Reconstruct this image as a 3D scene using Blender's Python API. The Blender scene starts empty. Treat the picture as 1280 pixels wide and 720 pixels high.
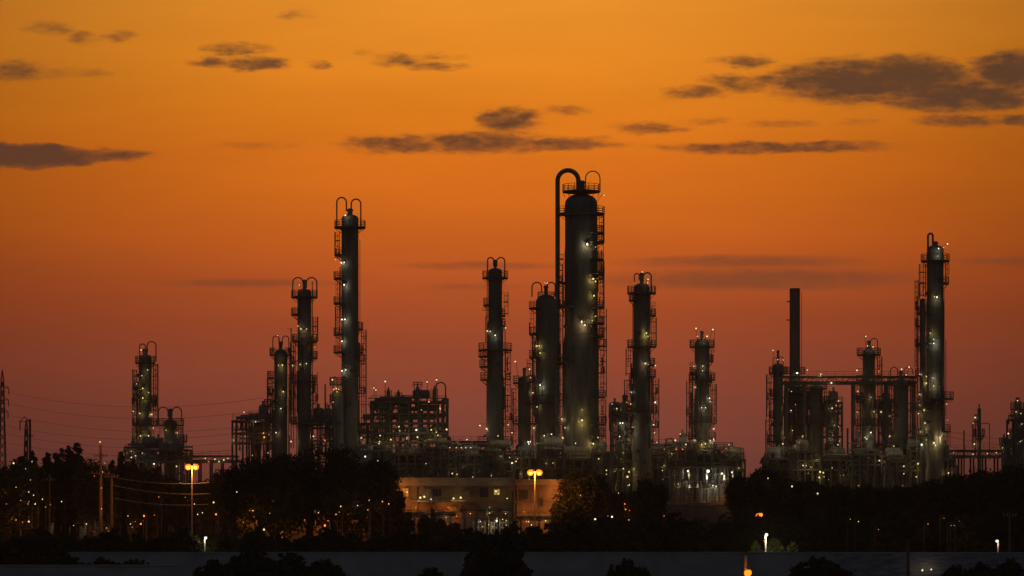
import bpy, math, random
import numpy as np
from mathutils import Vector
R = math.radians
sc = bpy.context.scene
col = sc.collection
rnd = random.Random(11)

# ------------------------------------------------------------------ camera, sky, exposure
F = 3529.0                     # focal length in photo pixels (1280 wide)
CAMZ, HOR = 10.0, 600.0
cam_d = bpy.data.cameras.new('camera'); cam = bpy.data.objects.new('camera', cam_d); col.objects.link(cam)
cam.location = (0, 0, CAMZ); cam.rotation_euler = (R(90), 0, 0)
cam_d.sensor_width = 36; cam_d.lens = F / 1280 * 36; cam_d.shift_y = (HOR - 360) / 1280
cam_d.clip_start = 1; cam_d.clip_end = 40000
sc.camera = cam
sc.view_settings.view_transform = 'Standard'; sc.view_settings.look = 'None'
sc.view_settings.exposure = 0; sc.view_settings.gamma = 1
sc.cycles.max_bounces = 4; sc.cycles.diffuse_bounces = 2; sc.cycles.glossy_bounces = 2
sc.cycles.transparent_max_bounces = 4; sc.cycles.sample_clamp_indirect = 2.0
sc.cycles.use_light_tree = True

def lin(r, g, b):
    f = lambda c: c / 255 / 12.92 if c / 255 <= 0.04045 else ((c / 255 + 0.055) / 1.055) ** 2.4
    return (f(r), f(g), f(b), 1)

w = bpy.data.worlds.new('World'); sc.world = w; w.use_nodes = True
nt = w.node_tree; nt.nodes.clear()
def N(t, **k):
    n = nt.nodes.new(t)
    for a, v in k.items(): setattr(n, a, v)
    return n
def L(a, b): nt.links.new(a, b)
def val(x, sock):
    if hasattr(x, 'links') or isinstance(x, bpy.types.NodeSocket): L(x, sock)
    else: sock.default_value = x
def M_(op, a, b=0.0, c=0.0, clamp=False):
    n = N('ShaderNodeMath', operation=op, use_clamp=clamp)
    val(a, n.inputs[0]); val(b, n.inputs[1]); val(c, n.inputs[2]); return n.outputs[0]
def V_(op, a, b=(0, 0, 0), c=(0, 0, 0)):
    n = N('ShaderNodeVectorMath', operation=op)
    val(a, n.inputs[0]); val(b, n.inputs[1])
    if op == 'MULTIPLY_ADD': val(c, n.inputs[2])
    return n.outputs['Value'] if op in ('LENGTH', 'DOT_PRODUCT') else n.outputs[0]
def SM(x, a, b, lo=0.0, hi=1.0):
    n = N('ShaderNodeMapRange', interpolation_type='SMOOTHSTEP'); val(x, n.inputs[0])
    n.inputs[1].default_value = a; n.inputs[2].default_value = b; n.inputs[3].default_value = lo; n.inputs[4].default_value = hi
    return n.outputs[0]
tc = N('ShaderNodeTexCoord'); sep = N('ShaderNodeSeparateXYZ'); L(tc.outputs['Generated'], sep.inputs[0])
X, Y, Z = sep.outputs
Yc = M_('MAXIMUM', Y, 0.02)
U = M_('MULTIPLY', M_('DIVIDE', X, Yc), F); Vv = M_('MULTIPLY', M_('DIVIDE', Z, Yc), F)
# afterglow by elevation: (rows above the horizon, colour)
rows = [(0, (114, 62, 54)), (40, (128, 68, 56)), (90, (142, 71, 54)), (150, (158, 75, 49)), (200, (169, 77, 41)),
        (255, (189, 87, 36)), (300, (204, 97, 30)), (350, (214, 107, 27)), (400, (220, 114, 26)), (460, (226, 126, 28)),
        (530, (231, 137, 35)), (600, (232, 142, 42)), (700, (228, 145, 52)), (900, (190, 130, 70)), (1300, (110, 90, 80)), (2400, (45, 48, 62))]
MX = 2400.0
ramp = N('ShaderNodeValToRGB'); el = ramp.color_ramp.elements
el[0].position = 0; el[0].color = lin(*rows[0][1]); el[1].position = 1; el[1].color = lin(*rows[-1][1])
for h, c in rows[1:-1]:
    e = el.new(h / MX); e.color = lin(*c)
elev = M_('DIVIDE', Z, M_('SQRT', M_('ADD', M_('MULTIPLY', X, X), M_('MULTIPLY', Y, Y))))
L(M_('MULTIPLY', elev, F / MX, clamp=True), ramp.inputs[0])
# the glow is strongest over the place where the sun went down and fades to both sides; lens vignetting is folded in
azm = M_('ABSOLUTE', M_('SUBTRACT', M_('ARCTAN2', X, Y), 0.0))
azf = SM(azm, 0.02, 0.31, 1.05, 0.33)
azf2 = SM(azm, 0.42, 1.5, 1.0, 0.0)
glow = N('ShaderNodeVectorMath', operation='SCALE'); L(ramp.outputs[0], glow.inputs[0]); L(M_('MULTIPLY', azf, azf2), glow.inputs[3])
# colour gets redder away from the centre
# dusk sky everywhere else
sky = N('ShaderNodeTexSky', sky_type='NISHITA', sun_disc=False)
sky.sun_elevation = R(-1.0); sky.sun_rotation = R(0); sky.altitude = 20; sky.air_density = 1.0; sky.dust_density = 1.5
skys = V_('MULTIPLY', sky.outputs[0], (0.18, 0.195, 0.24))
# clouds
wn = N('ShaderNodeTexNoise'); wn.inputs['Scale'].default_value = 1.0; wn.inputs['Detail'].default_value = 5; wn.inputs['Roughness'].default_value = 0.6
comb = N('ShaderNodeCombineXYZ'); L(U, comb.inputs[0]); L(Vv, comb.inputs[1])
P0 = comb.outputs[0]
L(V_('MULTIPLY', P0, (1 / 42, 1 / 13, 1)), wn.inputs['Vector'])
warp = V_('MULTIPLY_ADD', wn.outputs['Color'], (70, 17, 0), (-35, -8.5, 0))
P1 = V_('ADD', P0, warp)
clouds = [(10, 195, 110, 13, 1.8), (105, 194, 85, 9, .9), (60, 35, 34, 8, .55), (105, 47, 24, 8, .6), (152, 45, 18, 7, .55), (14, 89, 42, 13, .7), (62, 92, 55, 7, .35), (118, 92, 25, 5, .4),
  (295, 61, 44, 7, .7), (265, 77, 26, 7, .7), (316, 79, 46, 9, .95), (402, 82, 18, 6, .65), (370, 19, 20, 6, .45), (455, 66, 14, 4, .3), (500, 75, 38, 9, .65), (545, 70, 45, 5, .45), (545, 83, 42, 6, .6),
  (635, 150, 40, 16, .95), (705, 138, 34, 7, .5), (500, 180, 72, 12, .8), (600, 178, 92, 14, .9), (700, 180, 74, 9, .8),
  (812, 160, 46, 8, .7), (880, 151, 30, 5, .4), (972, 155, 42, 6, .5), (1070, 152, 30, 5, .4), (965, 184, 145, 8, .85),
  (930, 76, 34, 9, .7), (868, 116, 38, 9, .7), (925, 103, 44, 11, .75), (962, 98, 34, 9, .7), (1065, 102, 100, 26, 1.25), (1130, 96, 90, 24, 1.3), (1185, 118, 85, 22, 1.2),
  (1240, 122, 60, 15, 1.2), (1268, 88, 54, 23, 1.3), (1205, 152, 58, 8, .7), (1275, 150, 34, 8, .75), (320, 183, 56, 5, .35),
]
dens = None
for cx, cy, hw, hh, s in clouds:
    u, v = cx - 640, HOR - cy
    hw *= 1.3; hh *= 1.35; q = V_('MULTIPLY_ADD', P1, (1 / hw, 1 / hh, 0), (-u / hw, -v / hh, 0))
    d = M_('MULTIPLY_ADD', V_('DOT_PRODUCT', q, q), -s, s)
    dens = d if dens is None else M_('MAXIMUM', dens, d)
dens = M_('MAXIMUM', dens, 0.0)
n2 = N('ShaderNodeTexNoise'); n2.inputs['Scale'].default_value = 1.0; n2.inputs['Detail'].default_value = 6; n2.inputs['Roughness'].default_value = 0.62
L(V_('MULTIPLY', P0, (1 / 28, 1 / 10.5, 1)), n2.inputs['Vector'])
v1 = M_('ADD', dens, M_('MULTIPLY', M_('SUBTRACT', n2.outputs['Fac'], 0.5), 1.9))
alpha = M_('MULTIPLY', SM(v1, -0.35, 1.25), M_('MULTIPLY', dens, 1.7, clamp=True))
alpha = M_('MULTIPLY', alpha, 0.93)
cloudcol = N('ShaderNodeMix', data_type='RGBA'); cloudcol.inputs[6].default_value = lin(118, 62, 42); cloudcol.inputs[7].default_value = lin(82, 57, 42)
L(SM(Vv, 240, 460), cloudcol.inputs[0])
# long smooth bands low over the horizon
bands = None
for cx, cy, hw, hh, st in [(930, 327, 190, 11, .9), (850, 331, 100, 7, .5), (950, 349, 250, 18, 1.0), (860, 352, 120, 9, .4), (310, 354, 150, 7, .75), (600, 332, 130, 7, .75), (590, 358, 90, 6, .5), (1280, 326, 110, 8, .8), (760, 347, 80, 7, .4), (20, 330, 80, 6, .3)]:
    q = V_('MULTIPLY_ADD', V_('MULTIPLY_ADD', warp, (.6, .35, 0), P0), (1 / hw, 1 / hh, 0), (-(cx - 640) / hw, -(HOR - cy) / hh, 0))
    d = M_('MULTIPLY_ADD', V_('DOT_PRODUCT', q, q), -st, st)
    bands = d if bands is None else M_('MAXIMUM', bands, d)
bands = M_('MULTIPLY', SM(M_('ADD', bands, M_('MULTIPLY', M_('SUBTRACT', n2.outputs['Fac'], .5), M_('MULTIPLY', bands, 1.3))), 0.0, 1.05), 0.66)
# broad soft unevenness of the glow
n3 = N('ShaderNodeTexNoise'); n3.inputs['Scale'].default_value = 1.0; n3.inputs['Detail'].default_value = 3
L(V_('MULTIPLY', P0, (1 / 420, 1 / 55, 1)), n3.inputs['Vector'])
g2 = N('ShaderNodeVectorMath', operation='SCALE'); L(glow.outputs[0], g2.inputs[0]); L(M_('MULTIPLY_ADD', n3.outputs['Fac'], 0.24, 0.88), g2.inputs[3])
mixb = N('ShaderNodeMix', data_type='RGBA'); L(bands, mixb.inputs[0]); L(g2.outputs[0], mixb.inputs[6]); mixb.inputs[7].default_value = lin(118, 68, 44)
mixc = N('ShaderNodeMix', data_type='RGBA')
L(M_('MULTIPLY', alpha, M_('GREATER_THAN', Y, 0.3)), mixc.inputs[0]); L(mixb.outputs[2], mixc.inputs[6]); L(cloudcol.outputs[2], mixc.inputs[7])
# the sky opposite the sunset keeps only the dusk blue; towards the sunset the glow above is the whole of it
away = M_('MAXIMUM', SM(Y, 0.55, -0.35), SM(Z, 0.35, 0.8))
skn = N('ShaderNodeVectorMath', operation='SCALE'); L(skys, skn.inputs[0]); L(away, skn.inputs[3])
tot = V_('ADD', mixc.outputs[2], skn.outputs[0])
bg = N('ShaderNodeBackground'); L(tot, bg.inputs[0]); bg.inputs[1].default_value = 1.0
wo = N('ShaderNodeOutputWorld'); L(bg.outputs[0], wo.inputs[0])
w.cycles.sampling_method = 'MANUAL'; w.cycles.sample_map_resolution = 512

# ------------------------------------------------------------------ materials
MAT = {}
def mat(name, c, rough=.7, metal=0, c2=None, scale=1.0, stretch=(1, 1, 1), bump=0, spec=.5):
    m = bpy.data.materials.new(name); m.use_nodes = True; t = m.node_tree; b = t.nodes['Principled BSDF']
    b.inputs['Roughness'].default_value = rough; b.inputs['Metallic'].default_value = metal
    b.inputs['Specular IOR Level'].default_value = spec
    c2 = c2 or tuple(x * .6 for x in c)
    tc = t.nodes.new('ShaderNodeTexCoord'); mp = t.nodes.new('ShaderNodeMapping'); mp.inputs['Scale'].default_value = stretch
    n = t.nodes.new('ShaderNodeTexNoise'); n.inputs['Scale'].default_value = scale; n.inputs['Detail'].default_value = 6; n.inputs['Roughness'].default_value = .65
    cr = t.nodes.new('ShaderNodeValToRGB'); cr.color_ramp.elements[0].position = .35; cr.color_ramp.elements[1].position = .65
    cr.color_ramp.elements[0].color = (*c2, 1); cr.color_ramp.elements[1].color = (*c, 1)
    t.links.new(tc.outputs['Object'], mp.inputs[0]); t.links.new(mp.outputs[0], n.inputs[0]); t.links.new(n.outputs[0], cr.inputs[0]); t.links.new(cr.outputs[0], b.inputs['Base Color'])
    if bump:
        bp = t.nodes.new('ShaderNodeBump'); bp.inputs['Strength'].default_value = bump; bp.inputs['Distance'].default_value = .1
        t.links.new(n.outputs[0], bp.inputs['Height']); t.links.new(bp.outputs[0], b.inputs['Normal'])
    MAT[name] = m; return m
mat('jacket', (.24, .225, .18), .6, .0, (.10, .095, .075), .55, (1, 1, .16), spec=.25)
mat('jacket_dark', (.19, .19, .165), .65, 0, (.09, .09, .08), .5, (1, 1, .18), spec=.3)
mat('steel', (.12, .115, .10), .7, 0, (.07, .065, .06), .8, spec=.3)
mat('pipe', (.24, .23, .20), .5, 0, (.14, .13, .12), .6, spec=.3)
mat('grating', (.14, .14, .12), .7, 0, None, 1, spec=.2)
mat('chimney', (.34, .21, .15), .85, 0, (.24, .14, .10), .4, (1, 1, .2), spec=.2)
mat('vessel', (.30, .29, .25), .5, 0, (.18, .17, .15), .7, spec=.3)
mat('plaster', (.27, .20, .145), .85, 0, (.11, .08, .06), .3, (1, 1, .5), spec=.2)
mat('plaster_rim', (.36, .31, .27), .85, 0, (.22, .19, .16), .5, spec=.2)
mat('concrete', (.42, .43, .44), .9, 0, (.29, .30, .31), .5, (.5, .5, 1), .3, spec=.15)
mat('block', (.40, .43, .50), .9, 0, (.17, .19, .24), 1.3, (.6, 1, 3), 1.0, spec=.15)
mat('asphalt', (.06, .06, .062), .9, 0, (.04, .04, .04), .5, spec=.2)
mat('ground', (.035, .036, .022), 1, 0, (.02, .022, .014), .06, spec=0)
mat('bark', (.07, .055, .04), .95, 0, (.04, .03, .025), 2, (1, 1, .3), spec=.1)
mat('leaf', (.065, .075, .03), .8, 0, (.03, .04, .015), 1.2, spec=.15)
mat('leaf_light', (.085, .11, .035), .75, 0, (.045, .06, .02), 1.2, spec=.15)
mat('wire', (.10, .09, .08), .6, 0, None, 1)
mat('galv', (.34, .33, .31), .5, .2, (.25, .24, .23), 2)
mat('pole_wood', (.20, .15, .11), .9, 0, (.12, .09, .07), 2, (1, 1, .2))
mat('rail_yellow', (.45, .33, .06), .6, 0, (.33, .24, .05), 2)
mat('glass_dark', (.03, .03, .035), .15, 0, (.02, .02, .022), 1)
mat('shed', (.16, .15, .13), .8, 0, (.10, .09, .08), .6, spec=.2)
def emis(name, c, s):
    m = bpy.data.materials.new(name); m.use_nodes = True; t = m.node_tree; b = t.nodes['Principled BSDF']
    b.inputs['Base Color'].default_value = (.03, .03, .03, 1); b.inputs['Specular IOR Level'].default_value = 0; b.inputs['Emission Color'].default_value = (*c, 1); b.inputs['Emission Strength'].default_value = s
    m.cycles.emission_sampling = 'NONE'; MAT[name] = m
LC = {'white': (1, .86, .56), 'cool': (1, .97, .74), 'warm': (1, .72, .38), 'yellow': (1, .74, .24), 'sodium': (1, .29, .035), 'red': (1, .2, .06)}
for k, c in LC.items(): emis('glow_' + k, c, {'sodium': 1.9, 'red': 1.2, 'yellow': 1.4, 'warm': 1.5}.get(k, 2.0))
emis('glow_street', (1, .15, .009), 2.8)
emis('lit_window', (1, .62, .15), .35)
emis('lit_panel', (1, .33, .05), .5)

# ------------------------------------------------------------------ mesh builder
WL = {}
def pt(x, y, D): s = D / F; return Vector(((x - 640) * s, D, CAMZ + (HOR - y) * s))
class MB:
    def __init__(s): s.v = []; s.f = []
    def add(s, v, f):
        n = len(s.v); s.v += [tuple(p) for p in v]; s.f += [tuple(i + n for i in q) for q in f]
    def box(s, c, d):
        x, y, z = c; a, b, e = d[0] / 2, d[1] / 2, d[2] / 2
        s.add([(x + i * a, y + j * b, z + k * e) for i in (-1, 1) for j in (-1, 1) for k in (-1, 1)],
              [(0, 1, 3, 2), (4, 6, 7, 5), (0, 4, 5, 1), (2, 3, 7, 6), (0, 2, 6, 4), (1, 5, 7, 3)])
    def tube(s, path, r, n=6, caps=True):
        path = [Vector(p) for p in path]; rs = r if isinstance(r, (list, tuple)) else [r] * len(path)
        vs = []; fs = []
        up = None
        for i, p in enumerate(path):
            t = (path[min(i + 1, len(path) - 1)] - path[max(i - 1, 0)]).normalized()
            if up is None: up = Vector((0, 1, 0)) if abs(t.y) < .9 else Vector((1, 0, 0))
            a = t.cross(up).normalized(); b = a.cross(t).normalized(); up = b
            for k in range(n):
                an = 2 * math.pi * (k + .5) / n
                vs.append(p + a * math.cos(an) * rs[i] + b * math.sin(an) * rs[i])
        for i in range(len(path) - 1):
            for k in range(n):
                fs.append((i * n + k, i * n + (k + 1) % n, (i + 1) * n + (k + 1) % n, (i + 1) * n + k))
        if caps: fs.append(tuple(range(n))[::-1]); fs.append(tuple(range((len(path) - 1) * n, len(path) * n)))
        s.add(vs, fs)
    def lathe(s, c, prof, n=28):
        vs = []; fs = []
        for r, z in prof:
            for k in range(n):
                a = 2 * math.pi * k / n; vs.append((c[0] + r * math.cos(a), c[1] + r * math.sin(a), c[2] + z))
        for i in range(len(prof) - 1):
            for k in range(n): fs.append((i * n + k, i * n + (k + 1) % n, (i + 1) * n + (k + 1) % n, (i + 1) * n + k))
        fs.append(tuple(range(n))[::-1]); fs.append(tuple(range((len(prof) - 1) * n, len(prof) * n)))
        s.add(vs, fs)
    def sector(s, c, r0, r1, a0, a1, z0, z1, n=12):
        full = abs(a1 - a0) > 6.28
        vs = []; fs = []
        m = n + (0 if full else 1)
        for k in range(m):
            a = a0 + (a1 - a0) * k / n
            for r, z in ((r0, z0), (r1, z0), (r1, z1), (r0, z1)): vs.append((c[0] + r * math.cos(a), c[1] + r * math.sin(a), z))
        for k in range(n):
            p = k * 4; q = ((k + 1) % m) * 4
            for j in range(4): fs.append((p + j, p + (j + 1) % 4, q + (j + 1) % 4, q + j))
        if not full: fs += [(0, 3, 2, 1), (n * 4, n * 4 + 1, n * 4 + 2, n * 4 + 3)]
        s.add(vs, fs)
    def build(s, name, m, parent=None, smooth=False):
        o0 = WL[parent.name] if parent is not None else Vector((0, 0, 0))
        me = bpy.data.meshes.new(name); me.from_pydata([(x - o0.x, y - o0.y, z - o0.z) for x, y, z in s.v], [], s.f)
        me.materials.append(MAT[m]); me.update()
        if smooth: me.shade_smooth(); me.set_sharp_from_angle(angle=R(35))
        o = bpy.data.objects.new(name, me); col.objects.link(o)
        if parent is not None: o.parent = parent; WL[o.name] = o0
        else: WL[o.name] = Vector((0, 0, 0))
        return o
def tag(o, label=None, cat=None, group=None, kind=None):
    for k, v in (('label', label), ('category', cat), ('group', group), ('kind', kind)):
        if v: o[k] = v
    return o
def thing(name, loc, label, cat, group=None):
    o = bpy.data.objects.new(name, None); col.objects.link(o); o.location = loc; o.empty_display_size = 1
    WL[o.name] = Vector(loc); return tag(o, label, cat, group)

# lamps: a small hooded luminaire, part of what it is fixed to
LM = {}
def lamp_mesh(c):
    if c in LM: return LM[c]
    b = MB(); pr = []
    for i in range(7):
        a = math.pi * i / 6; pr.append((max(.01, .15 * math.sin(a)), -.15 * math.cos(a)))
    b.lathe((0, 0, 0), pr, 10); nb = len(b.f)
    b.lathe((0, 0, 0), [(.19, .13), (.20, .16), (.10, .24), (.03, .26)], 10)
    b.tube([(0, 0, .24), (0, .25, .34), (0, .55, .30)], .035, 5)
    me = bpy.data.meshes.new('lamp'); me.from_pydata(b.v, [], b.f); me.materials.append(MAT['glow_' + c]); me.materials.append(MAT['galv'])
    me.polygons.foreach_set('material_index', [0] * nb + [1] * (len(b.f) - nb)); me.update(); LM[c] = me; return me
LIGHTS = {}; LS = 0.26
def point(parent, off, c, P, r=.15):
    k = (c, round(P), r)
    if k not in LIGHTS:
        l = bpy.data.lights.new('lamp_light', 'POINT'); l.color = LC[c]; l.energy = P * LS; l.shadow_soft_size = r; LIGHTS[k] = l
    o = bpy.data.objects.new('lamp_light', LIGHTS[k]); col.objects.link(o); o.parent = parent; o.location = off; return o
def lamp(parent, p, c='white', P=0, s=1.0, off=(0, -.35, -.1)):
    o = bpy.data.objects.new('lamp', lamp_mesh(c)); col.objects.link(o); o.parent = parent
    o.location = Vector(p) - WL[parent.name]; o.scale = (s, s, s); WL[o.name] = Vector(p)
    if P: point(o, off, c, P)
    return o

# ------------------------------------------------------------------ ground
g = MB(); g.add([(-1190, -110, 0), (1190, -110, 0), (1190, 1830, 0), (-1190, 1830, 0)], [(0, 1, 2, 3)])
tag(g.build('ground', 'ground'), kind='structure')
g = MB(); g.add([(-400, 384, .004), (400, 384, .004), (400, 394, .004), (-400, 394, .004)], [(0, 1, 2, 3)])
tag(g.build('road', 'asphalt'), kind='structure')
g = MB(); g.box((0, 383.7, .07), (800, .3, .14)); g.box((0, 394.3, .07), (800, .3, .14)); tag(g.build('kerb', 'concrete'), kind='structure')
g = MB(); g.add([(-75, 548, .02), (110, 548, .02), (110, 700, .02), (-75, 700, .02)], [(0, 1, 2, 3)])
tag(g.build('plant_yard', 'asphalt'), kind='structure')

# ------------------------------------------------------------------ columns
def rail(b, c, r, a0, a1, z, n, h=1.45, tr=.07):
    full = abs(a1 - a0) > 6.28; m = n if full else n + 1
    P_ = [(c[0] + r * math.cos(a0 + (a1 - a0) * k / n), c[1] + r * math.sin(a0 + (a1 - a0) * k / n)) for k in range(m)]
    for x, y in P_: b.tube([(x, y, z), (x, y, z + h)], tr, 4)
    Q = P_ + ([P_[0]] if full else [])
    for hh in (.5, .98, h): b.tube([(x, y, z + hh) for x, y in Q], tr * .9, 4)
def column(name, label, cat, x, hw, ytop, D, dome=None, segs=(), plats=(), ladders=(), hoops=(), pipes=(), lamps=(), neck=None, m='jacket', group='distillation columns of the refinery', base=None, seam=3.0, rng=0):
    s = D / F; zt = pt(x, ytop, D).z; r = hw * s
    root = thing(name, (pt(x, 0, D).x, D, 0), label, cat, group)
    c = (pt(x, 0, D).x, D)
    rr = random.Random(rng + int(x))
    # radius as function of z
    sg = sorted([(pt(0, y, D).z, h * s) for y, h in segs])           # (z, radius below z)
    def rad(z):
        for zz, q in sg:
            if z < zz: return q
        return r
    dh = r * (.5 if dome is None else dome)
    prof = []; z = 0.0
    prof.append((rad(0), 0))
    zs = [zz for zz, q in sg if zz < zt]
    for zz in zs:
        prof.append((rad(zz - .1), zz - .8 if zz > 1 else 0)); prof.append((rad(zz + .1), zz + .2))
    prof.append((r, zt - dh))
    if dh > 0:
        for k in range(1, 7):
            a = k / 6 * math.pi / 2; prof.append((max(.05, r * math.cos(a)), zt - dh + dh * math.sin(a)))
    bb = MB(); bb.lathe((c[0], c[1], 0), prof, 32); z = 4.0
    while z < zt - dh - 1:
        q = rad(z); bb.lathe((c[0], c[1], z), [(q, -.07), (q + .045, -.06), (q + .045, .06), (q, .07)], 24); z += seam
    bb.build('shell', m, root, True)
    if neck:
        nw, ny = neck; b = MB(); zz = pt(0, ny, D).z; q = nw * s
        b.lathe((c[0], c[1], 0), [(q, zt - dh * .5), (q, zz - .5), (q * 1.35, zz - .45), (q * 1.35, zz - .2), (q, zz - .15), (q * .9, zz), (.05, zz + .1)], 16)
        b.build('top_nozzle', m, root, True)
    for pl in plats:
        y, lx, rx = pl[:3]; z = pt(0, y, D).z; q = rad(z) if z < zt - dh else r
        if lx and rx:
            Rr = max(x - lx, rx - x) * s; a0, a1, n = 0, 2 * math.pi, 16
        elif lx: Rr = (x - lx) * s; a0, a1, n = R(180 - 62), R(180 + 62), 7
        else: Rr = (rx - x) * s; a0, a1, n = R(-62), R(62), 7
        q0 = q + .03 if z < zt - dh else q * .28
        b = MB(); b.sector(c, q0, Rr, a0, a1, z - .12, z + .05, n)
        b.sector(c, Rr - .08, Rr, a0, a1, z + .05, z + .2, n)
        for k in range(0, n + 1, 2):
            a = a0 + (a1 - a0) * k / n; ca, sa = math.cos(a), math.sin(a)
            b.tube([(c[0] + q * ca, c[1] + q * sa, z - 1.1), (c[0] + (Rr - .15) * ca, c[1] + (Rr - .15) * sa, z - .15)], .07, 4)
        po = b.build('platform', 'grating', root)
        b = MB(); rail(b, c, Rr - .04, a0, a1, z + .05, n); b.build('railing', 'steel', po)
    for side, y0, y1 in ladders:
        z0, z1 = pt(0, y1, D).z, pt(0, y0, D).z
        b = MB(); q = max(rad(z0), rad(z1))
        sx = 1 if side == 'R' else -1
        ang = rr.uniform(-.35, .1); X0 = c[0] + sx * (q + .45) * math.cos(ang); Y0 = c[1] - abs(q * math.sin(ang)) * 1
        for dy in (-.28, .28): b.tube([(X0, Y0 + dy, z0), (X0, Y0 + dy, z1)], .075, 4)
        z = z0
        while z < z1: b.tube([(X0, Y0 - .28, z), (X0, Y0 + .28, z)], .025, 4); z += .45
        z = z0 + 2; hoopsz = []
        while z < z1:
            b.tube([(X0 + sx * .75 * math.sin(t), Y0 - .38 * math.cos(t), z) for t in [k * math.pi / 5 for k in range(6)]], .05, 4); z += 1.1
        for t in (1, 2.5, 4): 
            t = t * math.pi / 5
            b.tube([(X0 + sx * .75 * math.sin(t), Y0 - .38 * math.cos(t), z0 + 2), (X0 + sx * .75 * math.sin(t), Y0 - .38 * math.cos(t), z1)], .045, 4)
        z = z0 + 1
        while z < z1: b.tube([(X0, Y0, z), (X0 - sx * .6, Y0, z)], .04, 4); z += 4
        b.build('ladder', 'steel', root)
        if z1 - z0 > 5 and r > 1:
            b = MB(); xo = c[0] + sx * (max(rad(z0), rad(z1)) + rr.uniform(1.25, 1.6)); xi = c[0] + sx * (max(rad(z0), rad(z1)) + .25)
            for yy in (-.9, .5): b.tube([(xo, D + yy, z0), (xo, D + yy, z1)], .09, 4)
            z = z0 + .5; k = 0; st = rr.uniform(2.2, 3.2)
            while z < z1:
                for yy in (-.9, .5): b.tube([(xi, D + yy, z), (xo, D + yy, z)], .07, 4)
                b.tube([(xo, D - .9, z), (xo, D + .5, z)], .07, 4)
                if z + st < z1 and rr.random() < .55: b.tube([(xi if k % 2 else xo, D - .9, z), (xo if k % 2 else xi, D - .9, z + st)], .05, 4)
                z += st; k += 1
            b.build('stair_frame', 'steel', root)
        z = z0 + rr.uniform(3.5, 6); ce = 0 if side == 'R' else math.pi
        while z < z1 - 3 and r > 1:
            q = rad(z); wd = rr.uniform(1.1, 1.7); ah = R(rr.choice([26, 34, 44])); b = MB(); b.sector(c, q + .03, q + wd, ce - ah, ce + ah, z - .1, z + .04, 5)
            b.tube([(c[0] + sx * q, D, z - 1), (c[0] + sx * (q + wd - .1), D, z - .1)], .06, 4); po = b.build('platform', 'grating', root)
            b = MB(); rail(b, c, q + wd - .04, ce - ah, ce + ah, z + .04, 4, 1.15); b.build('railing', 'steel', po)
            if rr.random() < .6:
                b = MB(); b.tube([(c[0] + sx * (q - .1), D - .6, z + 1.6), (c[0] + sx * (q + .7), D - .6, z + 1.6), (c[0] + sx * (q + .7), D - .6, z + 1.6 + rr.uniform(1, 5))], rr.choice([.08, .12, .16]), 6); b.build('nozzle', 'pipe', root)
            z += rr.uniform(5, 9)
    for h in hoops:
        xa, xb, ytp, yba, ybb, rp = h          # a bent overhead pipe: from (xa, yba) up over and down to (xb, ybb)
        A = pt(xa, yba, D); B = pt(xb, ybb, D); T = pt(0, ytp, D).z; cxm = (A.x + B.x) / 2; rx = abs(B.x - A.x) / 2
        rz = min(rx, T - max(A.z, B.z))
        path = [(A.x, D, A.z)]; sgn = -1 if A.x < B.x else 1
        for k in range(13):
            a = math.pi * k / 12; path.append((cxm + sgn * rx * math.cos(a), D - .2 * math.sin(a), T - rz + rz * math.sin(a)))
        path.append((B.x, D, B.z)); b = MB(); b.tube(path, rp * s * (1.05 if rp < 2 else 1), 8); b.build('overhead_pipe', 'pipe', root, True)
    for px, y0, y1, rp in pipes:
        A = pt(px, y0, D); B = pt(px, y1, D); b = MB(); yy = D - .3
        q = rad((A.z + B.z) / 2); dx = A.x - c[0]
        if abs(dx) < q: yy = D - math.sqrt(max(0, (q + rp * s + .12) ** 2 - dx * dx))
        z = B.z + 1.5
        b.tube([(A.x, yy, max(0, B.z)), (A.x, yy, A.z)], rp * s, 8)
        while z < A.z: b.tube([(A.x, yy, z), (c[0] + (dx / max(abs(dx), .01)) * min(q, abs(dx)) * .98, max(yy, D - q), z)], .06, 4); z += 6
        b.build('riser_pipe', 'pipe', root, True)
    if r > 1:
        for k in range(int(5 + (zt - 8) / 7)):
            an = rr.choice([rr.uniform(-math.pi, 0), rr.uniform(-.5, .3), rr.uniform(math.pi - .3, math.pi + .5)])
            za = rr.uniform(4, zt - dh - 4); zb2 = max(2, za - rr.uniform(3, 16)); pr_ = rr.choice([.07, .1, .14, .2]); q = rad(za) + pr_ + rr.uniform(.08, .35); q2 = rad(zb2) + pr_ + .15; q = max(q, q2)
            ca, sa = math.cos(an), math.sin(an); b = MB()
            b.tube([(c[0] + (rad(za) - .05) * ca, c[1] + (rad(za) - .05) * sa, za), (c[0] + q * ca, c[1] + q * sa, za), (c[0] + q * ca, c[1] + q * sa, zb2), (c[0] + (rad(zb2) - .05) * ca, c[1] + (rad(zb2) - .05) * sa, zb2)], pr_, 6)
            b.build('side_pipe', rr.choice(['pipe', 'steel', 'steel']), root)
        for k in range(int((zt - 6) / 9)):
            an = rr.uniform(-math.pi, 0); z = rr.uniform(4, zt - dh - 3); q = rad(z); ca, sa = math.cos(an), math.sin(an); b = MB()
            b.tube([(c[0] + (q - .05) * ca, c[1] + (q - .05) * sa, z), (c[0] + (q + .45) * ca, c[1] + (q + .45) * sa, z)], .32, 10); b.tube([(c[0] + (q + .45) * ca, c[1] + (q + .45) * sa, z), (c[0] + (q + .55) * ca, c[1] + (q + .55) * sa, z)], .42, 10)
            b.build('manhole', 'steel', root)
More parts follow.
